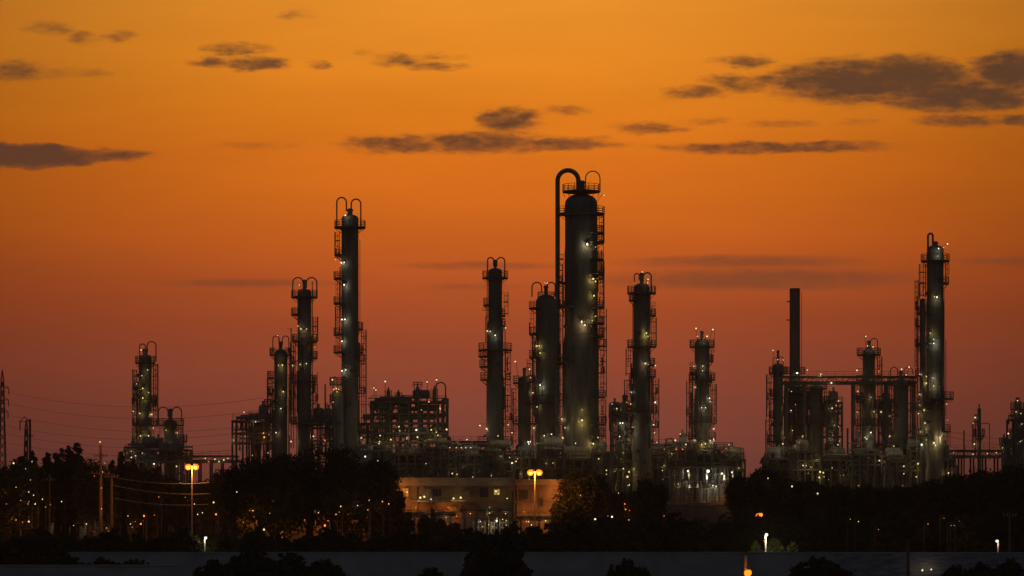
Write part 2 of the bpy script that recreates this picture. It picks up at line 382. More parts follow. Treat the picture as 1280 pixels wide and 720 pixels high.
    for q in lamps:
        lx, ly = q[:2]; cc = q[2] if len(q) > 2 else 'white'; P = q[3] if len(q) > 3 else 60; ss = q[4] if len(q) > 4 else 1
        p = pt(lx, ly, D); rz = rad(p.z); dx = p.x - c[0]
        if abs(dx) < rz: p.y = D - math.sqrt(rz * rz - dx * dx) - .75
        else: p.y = D - .4
        if p.z > zt - dh * .6 or abs(dx) > rz + .3:
            b = MB(); zb_ = min(p.z + .2, zt - dh - .5)
            if p.z > zt - dh * .6: b.tube([(c[0] + dx * .6, D - .1, zb_), (c[0] + dx * .8, D - .1, (zb_ + p.z) / 2 + .6), (p.x, D - .1, p.z + .3), (p.x, p.y, p.z + .25)], .05, 5)
            else: b.tube([(c[0], D, p.z + .35), (p.x, D, p.z + .35), (p.x, p.y, p.z + .25)], .05, 5)
            b.build('lamp_arm', 'steel', root)
        lamp(root, p, cc, P * 1.25, ss * .9)
    return root

dc, CT = 'distillation_column', 'distillation column'
column(dc, 'column strung with yellow lamps above the left trees, leftmost tall one', CT, 181.5, 8, 443, 620, plats=[(454, 170, 194), (487, 167, None), (503, None, 196), (500, 167, None), (532, 165, 196), (555, 165, None)],
  ladders=[('L', 462, 531), ('R', 455, 530), ('L', 534, 580)], hoops=[(174.5, 182, 430, 452, 440, .7), (195, 184, 427, 452, 440, .7)], pipes=[(192, 460, 600, .7), (171, 500, 600, .5)], neck=(3, 436),
  lamps=[(178, 438, 'yellow', 30), (179, 470, 'yellow', 35, .7), (186, 463, 'warm', 25, .7), (180, 486, 'yellow', 60), (187, 491, 'yellow', 30, .7), (180, 498, 'yellow', 55), (167, 514, 'warm', 20), (176, 517, 'yellow', 60), (190, 518, 'warm', 40),
         (171, 480, 'warm', 15, .7), (177, 545, 'yellow', 90), (187, 545, 'yellow', 80), (180, 553, 'yellow', 60, .8), (193, 566, 'white', 90, 1.3), (192, 535, 'yellow', 20, .7)])
column('process_vessel', 'short vessel with bent top pipes beside the yellow lit left column', 'process vessel', 213, 8, 524, 618, plats=[(532, 196, 229), (552, None, 234), (566, 203, 226)], ladders=[('R', 534, 590)],
  hoops=[(198, 210, 509, 528, 521, .7), (227, 215, 509, 528, 521, .7)], pipes=[(230, 545, 590, .6), (200, 535, 590, .5)], neck=(2.5, 511), group='process vessels',
  lamps=[(206, 566, 'yellow', 120, 1.2), (203, 572, 'yellow', 60), (216, 555, 'white', 40, .8), (227, 565, 'warm', 40), (222, 541, 'yellow', 20, .7), (209, 538, 'yellow', 25, .6)])
column(dc, 'slim column with two yellow green lamps, between left frame and taller neighbour', CT, 351, 8.2, 436, 605, dome=.9, plats=[(444, 337, None), (444, None, 363), (473, 334, None), (492, 334, None), (508, 330, None)],
  ladders=[('L', 474, 556), ('R', 446, 530)], hoops=[(341, 349, 420, 440, 431, .6), (361, 353, 420, 440, 431, .6)], pipes=[(364, 410, 560, .7), (367, 420, 560, .5), (335, 470, 545, .5)], neck=(2, 427),
  lamps=[(354, 457, 'yellow', 80), (349, 457, 'yellow', 30, .7), (355, 490, 'yellow', 80), (352, 511, 'cool', 25, .7), (346, 541, 'warm', 50), (348, 420, 'warm', 0, .7), (361, 507, 'warm', 15, .6)])
column(dc, 'mid height column topped by a pair of tall bent pipe hoops', CT, 380.5, 8.6, 361, 600, plats=[(372, 364, 397), (394, 364, None), (427, 365, None), (427, None, 397), (448, None, 397), (478, None, 396), (478, 364, None), (530, 364, 397)],
  ladders=[('R', 396, 427), ('R', 428, 447), ('L', 428, 529), ('R', 480, 529)], hoops=[(366, 379, 347, 370, 360, .8), (396, 383, 347, 370, 360, .8)], pipes=[(390.5, 352, 560, .6), (397, 465, 560, .4)], neck=(2.3, 350),
  lamps=[(375, 357, 'warm', 15, .7), (373, 408, 'warm', 30, .7), (377, 412, 'yellow', 40), (384, 412, 'warm', 40, .7), (394, 420, 'sodium', 40, .7), (394, 434, 'sodium', 40, .7), (366, 457, 'warm', 20, .8), (376, 456, 'warm', 20, .8), (384, 455, 'white', 15, .7), (364, 552, 'warm', 60), (392, 545, 'warm', 60)])
column(dc, 'very tall slim column lit in white spots down its left edge', CT, 437.5, 10.6, 268, 590, segs=[(500, 12)], plats=[(285, 418, 456), (320, 418, None), (349, 417, None), (380, 417, None), (419, 417, None), (441, 417, None), (412, None, 454), (441, None, 454)],
  ladders=[('L', 352, 380), ('L', 383, 419), ('R', 412, 560), ('L', 290, 320), ('L', 421, 441)], hoops=[(421, 433, 247, 283, 264, .9), (451, 439, 249, 283, 264, .9)], pipes=[(450, 300, 412, .4), (446, 420, 560, .7), (430, 470, 560, .5)], neck=(3.2, 261),
  lamps=[(432.5, 270.5, 'cool', 60, 1), (419.5, 324.5, 'warm', 6, .7), (427, 329, 'cool', 50), (431, 329, 'cool', 50, .8), (431, 357, 'cool', 90, 1.2), (428, 400, 'cool', 50), (432, 400, 'cool', 70), (428, 427, 'cool', 60), (428, 464, 'cool', 60), (433, 463, 'cool', 40, .8), (452, 547, 'warm', 40), (425, 552, 'warm', 80)])
column('process_vessel', 'short dark vessel against the tall white lit column, yellow lamps on top', 'process vessel', 422, 7, 488, 586, plats=[(481, 412, 430), (502, 412, None)], hoops=[(416, 421, 471, 481, 483, .5)], group='process vessels', m='jacket_dark',
  ladders=[('L', 503, 560)], lamps=[(416, 475, 'warm', 20), (421, 486, 'yellow', 60, .9), (424, 487, 'yellow', 20, .7), (418, 487, 'yellow', 20, .8), (422, 490, 'yellow', 20, .7), (417, 503, 'warm', 10, .6)])
column(dc, 'dark slim column with two small top hoops left of the widest column', CT, 619, 8.6, 335, 590, segs=[(402, 10), (470, 11), (552, 13.5)], plats=[(348, 603, 634), (382, 604, None), (395, None, 632), (408, None, 632), (438, 598, 635), (446, 598, None), (459, 599, None), (475, 600, None), (555, 597, 640)],
  ladders=[('R', 365, 395), ('L', 383, 400), ('L', 447, 475), ('R', 440, 552)], hoops=[(609.5, 617, 322, 346, 333, .8), (631, 621, 322, 346, 333, .8)], pipes=[(609, 350, 437, .5), (632, 500, 600, .5)], neck=(1.8, 325), m='jacket_dark',
  lamps=[(609, 414, 'warm', 20, 1), (613, 415, 'warm', 25, .8), (619, 420, 'cool', 60, .9), (632, 410, 'warm', 8, .9), (600, 532, 'warm', 30, 1.1), (608, 536, 'warm', 40, 1.1), (635, 531, 'warm', 20, 1), (640, 541, 'warm', 15, .9)])
column(dc, 'stout column with domed top and curved hoops close left of the widest column', CT, 682.5, 12.8, 368, 600, dome=.8, segs=[(470, 14.5)], plats=[(374, 672, 692), (386, 661, None), (418, 661, None), (447, 661, None), (504, 668, 700)],
  ladders=[('L', 388, 417), ('L', 420, 447), ('L', 449, 520)], hoops=[(665, 677, 353, 371, 366, .8), (694, 684, 353, 371, 366, .8)], pipes=[(696.5, 400, 560, .6), (670, 400, 600, .6), (662, 403, 418, .8)], neck=(2.4, 357),
  lamps=[(684, 355, 'warm', 6, .8), (681, 355, 'warm', 0, .6), (671, 433, 'yellow', 60), (674, 433, 'yellow', 40, .9), (675, 442, 'yellow', 60, .9), (675, 482, 'cool', 160, 1.1), (671, 509, 'warm', 30, .9), (660, 531, 'warm', 50, 1), (667, 535, 'warm', 30, 1), (680, 545, 'warm', 70, 1), (662, 553, 'cool', 60, .9), (640, 541, 'warm', 10, .7)])
column('process_vessel', 'small column with curved lamp arm on top, left of the stout domed column', 'process vessel', 655.5, 8, 470, 592, plats=[(479, 641, None), (478, None, 669), (505, None, 668), (530, 641, 669)], ladders=[('L', 485, 555), ('R', 480, 530)],
  hoops=[(646, 651, 452, 454, 468, .5), (663, 657, 459, 478, 468, .5)], neck=(2, 460), pipes=[(641.5, 490, 560, .5)], group='process vessels', lamps=[(644, 452, 'warm', 6, 1.1), (662, 462, 'warm', 10, 1), (663, 472, 'warm', 10, .9), (666, 491, 'warm', 25, .9), (661, 555, 'cool', 30, .9)])
column(dc, 'widest and tallest column of the refinery with thick overhead pipe', CT, 726.5, 20.2, 242, 580, dome=.6, segs=[(310, 20.8), (420, 22), (530, 23)], plats=[(240, 706, 750), (268, 697, 756), (292, None, 755), (304, None, 755), (325, None, 755), (343, None, 756), (385, None, 756), (384, 697, None), (405, None, 756), (421, None, 756), (455, 697, None), (497, None, 757), (531, None, 757), (545, None, 758)],
  ladders=[('R', 270, 304), ('R', 326, 384), ('R', 386, 497), ('R', 499, 560), ('L', 390, 560), ('L', 318, 384)], hoops=[(697, 723, 213, 598, 243, 3.1), (750, 732, 214, 240, 243, .7)], pipes=[(703.5, 330, 600, .8), (754, 270, 530, .5), (714, 430, 600, .7)], neck=(4.5, 226),
  lamps=[(733.5, 307.5, 'white', 260, 1.5), (755, 244, 'warm', 0, .9), (741, 350, 'yellow', 120, 1.4), (744, 353, 'yellow', 60, 1), (742, 371, 'yellow', 90, 1.1), (744, 396, 'yellow', 50, .9), (740, 402, 'yellow', 50, .9), (726.5, 404, 'warm', 220, 1.4), (730.5, 408, 'warm', 150, 1.1),
         (727, 513, 'yellow', 50, .5), (727, 526, 'yellow', 240, 1.0), (741, 555, 'yellow', 160, 1.2), (752, 561, 'yellow', 90, 1.2), (749, 565, 'yellow', 50, 1), (702, 524, 'warm', 40, 1), (706, 535, 'warm', 30, .8), (751, 577, 'yellow', 60, 1), (703, 547, 'yellow', 40, .8), (744, 310, 'yellow', 6, .6)])
column(dc, 'tall column immediately right of the widest one, pale lamp patches at mid height', CT, 802, 10.2, 354, 590, dome=.6, segs=[(440, 11), (540, 12)], plats=[(367, 784, 820), (376, 786, None), (395, None, 820), (434, 789, 820), (457, None, 819), (471, None, 820), (470, 789, None), (516, 790, 822)],
  ladders=[('R', 377, 395), ('R', 397, 434), ('L', 436, 470), ('R', 473, 555), ('L', 475, 560)], hoops=[(793, 799, 342, 352, 350, .7), (814, 804, 341, 365, 352, .9)], pipes=[(812.5, 366, 560, .6), (791, 370, 560, .5)], neck=(2.2, 341), m='jacket',
  lamps=[(802, 341, 'warm', 8, .9), (809.5, 350, 'warm', 10, 1), (809, 354, 'warm', 10, .8), (807.5, 417, 'yellow', 130, 1), (809.5, 421, 'yellow', 70, .7), (806, 455, 'warm', 90, 1.1), (810, 456, 'warm', 60, .9), (819, 457, 'warm', 10, 1.1), (819, 503, 'cool', 10, 1.2), (789, 490, 'cool', 25, 1.1), (788, 505, 'warm', 15, .9), (817, 531, 'cool', 20, 1), (818, 541, 'warm', 10, .8), (790, 534, 'warm', 25, .9), (789, 551, 'yellow', 30, .9)])
column('process_vessel', 'small vessel lit by cool lamps, touching the left foot of the pale patched column', 'process vessel', 780, 5.5, 503, 594, plats=[(515, 765, 789), (527, 766, 790), (545, 765, 790)], ladders=[('L', 516, 560)], neck=(2, 494), hoops=[(771, 777, 505, 520, 512, .6)], group='process vessels', m='jacket_dark',
  pipes=[(767, 505, 570, .6), (771, 510, 570, .4)], lamps=[(771, 511, 'warm', 30, 1.1), (778, 529, 'cool', 50, 1), (775, 529, 'cool', 20, .9), (777, 558, 'cool', 70, 1.4), (765, 505, 'warm', 0, .6), (783, 503, 'warm', 20, .9), (786, 550, 'yellow', 20, .7)])
column(dc, 'lone pale column with two lamp masts on top, left of brown chimney', CT, 877.5, 9.2, 423, 600, dome=.8, segs=[(500, 10), (560, 11)], plats=[(434, 862, 893), (452, None, 892), (468, 862, None), (475, 861, 888), (478, None, 890), (530, 861, 893), (549, 860, 895)],
  ladders=[('L', 476, 548), ('R', 480, 530), ('L', 452, 468), ('R', 436, 452)], hoops=[(868.5, 862.5, 411, 413, 434, .3), (891.5, 893, 412, 413, 434, .3)], pipes=[(861.5, 470, 560, .6), (889, 500, 560, .5)], neck=(1.8, 414),
  lamps=[(869.5, 411, 'warm', 5, 1.2), (891, 412, 'warm', 5, 1.2), (875, 411, 'red', 0, .7), (883, 421, 'white', 20, 1), (878, 425, 'cool', 35, .4), (871, 421, 'warm', 15, .8), (877.5, 458, 'warm', 55, .8), (877.5, 464, 'warm', 40, .6), (867, 458, 'warm', 20, .8), (868, 484, 'warm', 25, .7), (886.5, 498, 'cool', 20, .9), (888, 502, 'cool', 15, .9), (876, 510, 'white', 50, .6), (881, 510, 'white', 40, .6), (892, 536, 'warm', 20, 1.1), (867, 550, 'warm', 40, 1.1), (888, 551, 'warm', 30, .9), (892, 551, 'warm', 20, 1.1), (881, 555, 'yellow', 90, .9), (876, 556, 'yellow', 90, .8)])
column(dc, 'narrow column immediately left of the brown chimney', CT, 972.5, 6.2, 454, 620, plats=[(467, 961, 982), (495, 962, None), (522, 961, None), (552, 960, 984)], ladders=[('L', 468, 522), ('R', 470, 540), ('L', 524, 580)], hoops=[(979, 973, 446, 466, 450, .5), (966, 971, 447, 466, 451, .4)], neck=(1.5, 438),
  pipes=[(962, 500, 580, .5), (981, 470, 580, .5), (959, 540, 580, .4)], lamps=[(966, 438, 'warm', 5, .9), (979, 450, 'red', 5, 1.2), (971, 450, 'warm', 10, .7), (983, 510, 'yellow', 30, .6), (982, 540, 'yellow', 40, .7), (977, 568, 'yellow', 60, .8), (981, 547, 'yellow', 30, .7)])
# chimney
c0 = pt(993.5, 0, 650); ch = thing('chimney', (c0.x, 650, 0), 'plain brown flat topped chimney rising above the pipe bridge', 'chimney')
zt = pt(0, 360.5, 650).z; q = 6.6 * 650 / F
b = MB(); b.lathe((c0.x, 650, 0), [(q * 1.12, 0), (q * 1.05, 20), (q, 34), (q * .98, zt), (q * .85, zt), (q * .85, zt - 3)], 32); z = 4
while z < zt: b.lathe((c0.x, 650, z), [(q * 1.0, -.08), (q * 1.13 if z < 20 else q * 1.06 if z < 34 else q + .05, 0), (q * 1.0, .08)], 24); z += 4.5
b.build('shaft', 'chimney', ch, True)
b = MB()
for dy in (-.25, .25): b.tube([(c0.x + q + .35, 650 + dy, 0), (c0.x + q + .35, 650 + dy, zt - 1)], .04, 4)
z = 2
while z < zt - 1: b.tube([(c0.x + q - .05, 650, z), (c0.x + q + .4, 650, z)], .04, 4); z += 3
b.build('ladder', 'steel', ch)
for yy in (377, 400): 
    b = MB(); z = pt(0, yy, 650).z; b.box((c0.x - q - .3, 650, z), (.6, .5, .25)); b.build('bracket', 'steel', ch)
for yy in (467, 500):
    z = pt(0, yy, 650).z; b = MB(); b.sector((c0.x, 650), q, q + 1.2, 0, 2 * math.pi, z - .1, z + .05, 14); po = b.build('platform', 'grating', ch); b = MB(); rail(b, (c0.x, 650), q + 1.15, 0, 2 * math.pi, z, 14); b.build('railing', 'steel', po)
lamp(ch, pt(995, 467, 650) - Vector((0, q + 1.4, 0)), 'cool', 120, 1.5)
lamp(ch, pt(993, 550, 650) - Vector((0, q + .6, 0)), 'cool', 90, .7)
column('process_vessel', 'dark vessel behind pipes between the chimney and the hoop frame', 'process vessel', 1020, 8.4, 481, 612, plats=[(486, 1008, 1034), (528, 1006, 1034), (505, None, 1036)], ladders=[('R', 488, 528), ('L', 500, 560)], m='jacket_dark', group='process vessels',
  pipes=[(1008, 480, 590, .6), (1004, 470, 590, .5), (1035, 500, 590, .5)], lamps=[(1024, 470, 'warm', 60, .6), (1025, 476, 'yellow', 20, .6), (1036, 510, 'warm', 20, .9), (1032, 485, 'warm', 20, .6), (1004, 545, 'yellow', 30, .7), (1015, 565, 'yellow', 60, .8)])
column(dc, 'pale column standing in the middle of the pipe bridge', CT, 1086, 7.6, 436, 612, dome=.6, segs=[(475, 8.6)], plats=[(444, 1071, 1100), (478, 1070, 1101), (503, 1070, None), (510, None, 1102), (532, 1069, 1103), (560, 1066, 1106)], ladders=[('L', 480, 532), ('R', 480, 532), ('R', 446, 476), ('L', 534, 580)],
  hoops=[(1079, 1084, 421, 423, 434, .5), (1097, 1088, 423, 444, 434, .6)], neck=(2, 426), pipes=[(1072, 480, 590, .5), (1101, 480, 590, .5), (1097, 500, 590, .4)],
  lamps=[(1081, 421, 'warm', 0, 1), (1083, 433, 'cool', 20, .6), (1090, 434, 'cool', 20, .7), (1071, 463, 'warm', 8, 1.2), (1098.5, 464, 'red', 15, 1.5), (1086.5, 472, 'yellow', 110, 1.4), (1091, 515, 'yellow', 40, .7), (1101, 515, 'warm', 25, 1), (1072, 489, 'warm', 25, .7), (1087, 541, 'white', 100, 1), (1080, 547, 'cool', 60, .7), (1071, 515, 'yellow', 20, .6), (1073, 556, 'yellow', 60, .8), (1095, 575, 'warm', 60, .9), (1087, 497, 'warm', 60, .5)])
column(dc, 'dark unlit column at the right end of the pipe bridge', CT, 1126, 9.4, 474, 602, dome=.7, plats=[(482, 1109, 1143), (510, 1110, None), (540, None, 1145), (556, 1108, 1145)], ladders=[('L', 483, 556), ('R', 483, 540)], hoops=[(1113, 1122, 459, 481, 472, .6), (1141, 1130, 459, 468, 472, .6)], neck=(2.2, 464), m='jacket_dark',
  pipes=[(1111, 484, 590, .6), (1138, 484, 590, .6), (1143, 500, 590, .4)], lamps=[(1125, 462, 'warm', 15, 1.1), (1136, 459, 'warm', 5, 1.1), (1131, 469, 'warm', 10, .8), (1147, 515, 'yellow', 30, .7), (1112, 545, 'yellow', 30, .8), (1112, 520, 'warm', 20, .6), (1142, 580, 'yellow', 90, 1)])
column(dc, 'tallest column on the right side, above the dark tree line', CT, 1169, 10.4, 306, 590, dome=.7, segs=[(375, 11.2), (500, 12.2)], plats=[(327, 1152, 1187), (355, None, 1186), (392, 1146, None), (430, 1146, None), (499, 1146, 1185), (540, None, 1188)],
  ladders=[('R', 329, 355), ('L', 330, 372), ('R', 541, 570)], hoops=[(1160, 1166, 292, 590, 306, 1.3)], pipes=[(1179.5, 360, 560, .3)], neck=(3, 302),
  lamps=[(1184, 305, 'warm', 5, 1.2), (1181, 308, 'red', 5, .8), (1178, 310, 'warm', 5, .7), (1171, 312, 'cool', 60, .9), (1170, 321, 'cool', 60, .6), (1169, 372.5, 'white', 90, 1.1), (1166, 372, 'white', 30, .6), (1161, 417, 'yellow', 60, .8), (1165, 430, 'cool', 110, .8), (1165, 425, 'cool', 30, .6), (1164, 473, 'white', 90, .5), (1165, 483, 'white', 90, .5), (1165, 554, 'yellow', 150, 1.5), (1167, 557, 'white', 40, .9), (1183, 505, 'red', 15, 1.3), (1184, 525, 'red', 8, .8)])
column('process_vessel', 'thin lamp dotted column hugging the left side of the right tall column', 'process vessel', 1153.5, 3.8, 373, 587, plats=[(386, 1144, None), (408, 1144, None), (433, 1144, None), (470, 1144, None), (512, 1144, 1160), (545, 1144, 1160)], ladders=[('L', 350, 470), ('L', 472, 575)], hoops=[(1149, 1154, 353, 375, 371, .6)], group='process vessels',
  pipes=[(1146, 370, 590, .5), (1158, 390, 590, .4)], lamps=[(1149.5, 468, 'warm', 30, .8), (1157, 471, 'yellow', 30, .8), (1157.5, 479, 'yellow', 50, 1), (1149, 493, 'warm', 20, .7), (1149, 506, 'yellow', 20, .7), (1154, 513, 'yellow', 60, 1.1), (1148, 517, 'warm', 20, .8), (1155, 529, 'yellow', 60, 1), (1150, 540, 'warm', 50, 1), (1151, 556, 'cool', 90, 1.4), (1157, 550, 'yellow', 20, .6)])
column('process_vessel', 'slender mast like column with thin top spike, far right behind low pipe rack', 'process vessel', 1224, 2.3, 510, 600, dome=.4, plats=[(527, 1218, None), (545, 1217, 1231)], hoops=[(1216, 1222, 527, 560, 530, .5), (1237, 1227, 529, 575, 530, .5)], neck=(.7, 505), group='process vessels', ladders=[('L', 528, 570)],
  lamps=[(1218.5, 522, 'warm', 15, 1.2), (1217.5, 555, 'warm', 30, 1.1), (1216, 529, 'warm', 0, .6)])
column('process_vessel', 'dark vessel at the right edge of the picture', 'process vessel', 1272, 4, 500, 600, plats=[(512, 1264, 1281), (524, 1264, 1281), (545, 1262, 1283)], ladders=[('R', 513, 560)], neck=(2, 497), group='process vessels', m='jacket_dark', pipes=[(1265, 520, 580, .6), (1279, 505, 580, .7)],
  lamps=[(1270.5, 501, 'warm', 10, .9), (1269, 515, 'warm', 20, .9), (1275, 517, 'warm', 10, .8), (1260, 542, 'warm', 10, 1.2), (1274, 552, 'warm', 15, .7), (1277, 530, 'warm', 10, .6)])
column('process_vessel', 'stubby vessel low beside the vessel at the right edge', 'process vessel', 1255, 3.4, 547, 598, plats=[(556, 1249, 1261)], neck=(1, 543), group='process vessels', m='jacket_dark', lamps=[(1252, 560, 'warm', 20, .6)])
column('vent_stack', 'thin dark vent stack between the paired hoop column and the tall white lit column', 'vent stack', 406.5, .9, 480, 600, dome=0, seam=6, group='vent stacks', m='jacket_dark')
column('vent_stack', 'thin dark vent stack far right, standing alone left of the spiked mast', 'vent stack', 1205, .9, 538, 600, dome=0, seam=6, group='vent stacks', m='jacket_dark')
column('vent_stack', 'thin vent stack just left of the column in the middle of the pipe bridge', 'vent stack', 1059.5, 1.2, 535, 610, dome=0, seam=6, group='vent stacks', m='jacket_dark')

# ------------------------------------------------------------------ steel process frames
def frame(name, label, x0, x1, ys, D, depth=9, bays=4, seed=1, pipes=16, vessels=5, lamps=18, lp='yellow', flood=(), top=None, rails=True, cat='process structure', group='steel process frames', ybot=None, spread=1.0, walk=True, up=0):
    rr = random.Random(seed); s = D / F
    A = pt(x0, ys[0], D); B = pt(x1, ys[0], D); zb = 0 if ybot is None else pt(0, ybot, D).z
    root = thing(name, ((A.x + B.x) / 2, D, zb), label, cat, group)
    xs = [A.x + (B.x - A.x) * k / bays for k in range(bays + 1)]; zs = [pt(0, y, D).z for y in ys]
    for i, x in enumerate(xs):
        for yy in (D - depth / 2, D + depth / 2):
            b = MB(); b.box((x, yy, (zs[0] + zb) / 2), (.38, .38, zs[0] - zb)); b.build('post', 'steel', root)
    for li, z in enumerate(zs):
        b = MB()
        for yy in (D - depth / 2, D + depth / 2): b.box(((A.x + B.x) / 2, yy, z - .22), (B.x - A.x + .4, .3, .4))
        for x in xs: b.box((x, D, z - .24), (.3, depth - .32, .36))
        dk = b.build('deck', 'steel', root)
        if walk and (li == 0 or rr.random() < .6):
            g0 = MB(); a, c_ = sorted(rr.sample(range(bays + 1), 2)) if li else (0, bays)
            g0.box(((xs[a] + xs[c_]) / 2, D, z + .02), (xs[c_] - xs[a], depth, .07)); g0.build('grating', 'grating', dk)
        if rails:
            b = MB(); yy = D - depth / 2
            n = max(2, int((B.x - A.x) / 1.6))
            for k in range(n + 1):
                x = A.x + (B.x - A.x) * k / n; b.tube([(x, yy, z), (x, yy, z + 1.2)], .05, 4)
            for h in (.5, .85, 1.2): b.tube([(A.x, yy, z + h), (B.x, yy, z + h)], .045, 4)
            b.build('railing', 'steel', dk)
    allz = sorted([zb] + zs)
    b = MB()
    for k in range(bays):
        for j in range(len(allz) - 1):
            if rr.random() < .28:
                a, c_ = (xs[k], xs[k + 1]) if rr.random() < .5 else (xs[k + 1], xs[k])
                b.tube([(a, D - depth / 2 - .22, allz[j]), (c_, D - depth / 2 - .22, allz[j + 1] - .3)], .1, 4)
    if b.v: b.build('bracing', 'steel', root)
    for k in range(pipes):
        r_ = rr.choice([.1, .14, .2, .28, .38]); yy = D + rr.uniform(-depth / 2 + .5, depth / 2 - .5)
        if rr.random() < .5:
            x = rr.uniform(A.x, B.x); za = rr.uniform(zb, zs[0] * .7); z2 = rr.uniform(za + 3, zs[0] + rr.choice([0, 1.5, 2.5])); x2 = min(max(x + rr.uniform(-6, 6), A.x), B.x); z3 = max(zb, z2 - rr.uniform(1, 6))
            path = [(x, yy, za), (x, yy, z2 - .3), (x + .3 * (1 if x2 > x else -1), yy, z2), (x2, yy, z2), (x2, yy, z3)]
        else:
            z = rr.choice(allz[1:]) + .4 + rr.uniform(0, .8); xa = rr.uniform(A.x - 1, (A.x + B.x) / 2); xb = rr.uniform((A.x + B.x) / 2, B.x + 1)
            path = [(xa, yy, max(zb, z - rr.uniform(1, 4))), (xa, yy, z), (xb, yy, z), (xb, yy, z + rr.uniform(-3, 1.5))]
        q = MB(); q.tube(path, r_, 7); q.build('pipe', 'pipe', root)
    for k in range(vessels):
        x = rr.uniform(A.x + 1.5, B.x - 1.5); yy = D + rr.uniform(-depth / 3, depth / 3); z = rr.choice(allz) + .2; q = MB()
        if rr.random() < .55:
            r_ = rr.uniform(.7, 1.3); h = rr.uniform(2.5, 5) if z < zs[0] else rr.uniform(1.2, 2.4)
            q.lathe((x, yy, z), [(r_ * .8, 0), (r_, .5), (r_, h), (r_ * .8, h + .4), (r_ * .3, h + .6), (.2, h + .65), (.2, h + 1.2), (.3, h + 1.2), (.3, h + 1.35)], 16)
        else:
            r_ = rr.uniform(.6, 1.1); l = min(rr.uniform(3, 6), B.x - A.x - 1); x = min(x, B.x - l / 2)
            q.tube([(x - l / 2, yy, z + r_ + .5), (x - l / 2 + .25, yy, z + r_ + .5), (x + l / 2 - .25, yy, z + r_ + .5), (x + l / 2, yy, z + r_ + .5)], [r_ * .6, r_, r_, r_ * .6], 14)
            for dx in (-l / 3, l / 3): q.box((x + dx, yy, z + .35), (.3, r_ * 1.4, .7))
        q.build('vessel', 'vessel', root, True)
    for k in range(lamps):
        x = rr.uniform(A.x, B.x); lo = max(zb + 2, zs[0] * .3); z = lo + (zs[0] - lo) * rr.random() ** 1.4 * spread; yy = D - depth / 2 + rr.choice([-.5, -.5, 1.5, 3])
        lamp(root, (x, yy, z), rr.choice([lp, lp, lp, 'warm', 'white']), rr.choice([0, 25, 60]), rr.choice([.35, .45, .55, .8]))
    for fx, fy, cc, P, ss in flood:
        P = P * .5
        p = pt(fx, fy, D); p.y = D - depth / 2 - .8
        if p.z > zs[0] + 1.5 or p.x < A.x - .3 or p.x > B.x + .3:
            b = MB(); qx = min(max(p.x, A.x), B.x); b.tube([(qx, D - depth / 2, min(zs[0], p.z)), (qx, D - depth / 2, p.z + .5), (p.x, p.y + .3, p.z + .3)], .06, 5); b.build('lamp_mast', 'steel', root)
        lamp(root, p, cc, P, ss, off=(0, -.6, -.2))
    for k in range(up):  # uplights added to brighten the columns above the low frames
        x = A.x + (B.x - A.x) * rr.uniform(.25, .75)
        b = MB(); b.tube([(x, D - depth / 2 - .3, zs[0]), (x, D - depth / 2 - .3, zs[0] + 3.2)], .06, 5); b.build('lamp_mast', 'steel', root)
        lamp(root, (x, D - depth / 2 - .6, zs[0] + 3), rr.choice(['warm', 'yellow', 'white']), 500, .7, off=(0, -1.6, 1.6))
    return root
fr = 'process_structure'
frame(fr, 'leftmost steel process frame, left of the slim twin lamp column', 293, 345, [526, 541, 553], 612, 9, 4, 3, 14, 4, 9, 'warm', flood=[(333, 547, 'sodium', 200, 1.2), (337, 541, 'warm', 60, 1), (332, 542, 'sodium', 60, .9), (344, 542, 'yellow', 60, .9), (308, 516, 'warm', 5, .8)])
frame(fr, 'small raised steel frame stacked with drums behind the leftmost process frame', 313, 345, [521, 533], 622, 6, 3, 31, 8, 3, 4, 'warm')
frame(fr, 'low steel frame between the paired hoop column and the tall white lit column', 388, 430, [527, 534, 550], 602, 8, 4, 5, 14, 3, 8, 'warm', flood=[(394, 546, 'warm', 60, .8), (408, 551, 'red', 30, 1.2)])
frame(fr, 'tall dense steel frame full of yellow lamps and pipes, left of centre', 465, 559, [502, 517, 528, 541, 552], 600, 10, 8, 7, 44, 10, 46, 'yellow', flood=[(483, 478, 'warm', 15, 1.1), (469, 486, 'warm', 5, .8), (471.5, 488.5, 'warm', 5, .9), (535, 478.5, 'warm', 5, .9), (546.5, 476, 'warm', 5, 1), (521.5, 538, 'cool', 60, 1.2), (559, 537.5, 'warm', 20, 1.2), (558, 549, 'warm', 20, 1), (500, 534, 'warm', 20, .9), (540, 538, 'yellow', 120, 1), (523, 547, 'yellow', 120, 1.1), (490, 550, 'yellow', 120, 1), (538, 550, 'yellow', 100, 1)])
frame(fr, 'narrow steel frame joining the tall white lit column to the yellow lamp frame', 449, 470, [529, 545], 604, 6, 2, 9, 8, 1, 3, 'warm')
frame(fr, 'hoop topped steel frame right of the dark vessel near the chimney', 1031, 1050, [503, 516, 531, 545, 560], 612, 8, 2, 12, 18, 4, 12, 'yellow', flood=[(1037, 511, 'warm', 20, .9), (1045, 502, 'warm', 10, .7)])
frame(fr, 'steel frame packed behind the chimney and narrow column', 983, 1012, [490, 508, 530, 552, 570], 626, 8, 3, 14, 20, 5, 16, 'yellow', flood=[(1020, 591, 'yellow', 200, 1.2)])
frame(fr, 'thin steel frame between the pipe bridge columns, left of the unlit column', 1101, 1116, [502, 520, 540, 560], 616, 7, 2, 15, 12, 2, 8, 'warm')
frame(fr, 'skeletal steel frame at the left foot of the small cool lamp vessel', 764, 774, [521, 540, 556], 596, 6, 1, 17, 8, 1, 4, 'yellow')
frame(fr, 'open steel frame at the right edge of the picture', 1263, 1290, [524, 540, 556], 606, 8, 3, 19, 14, 3, 6, 'warm')
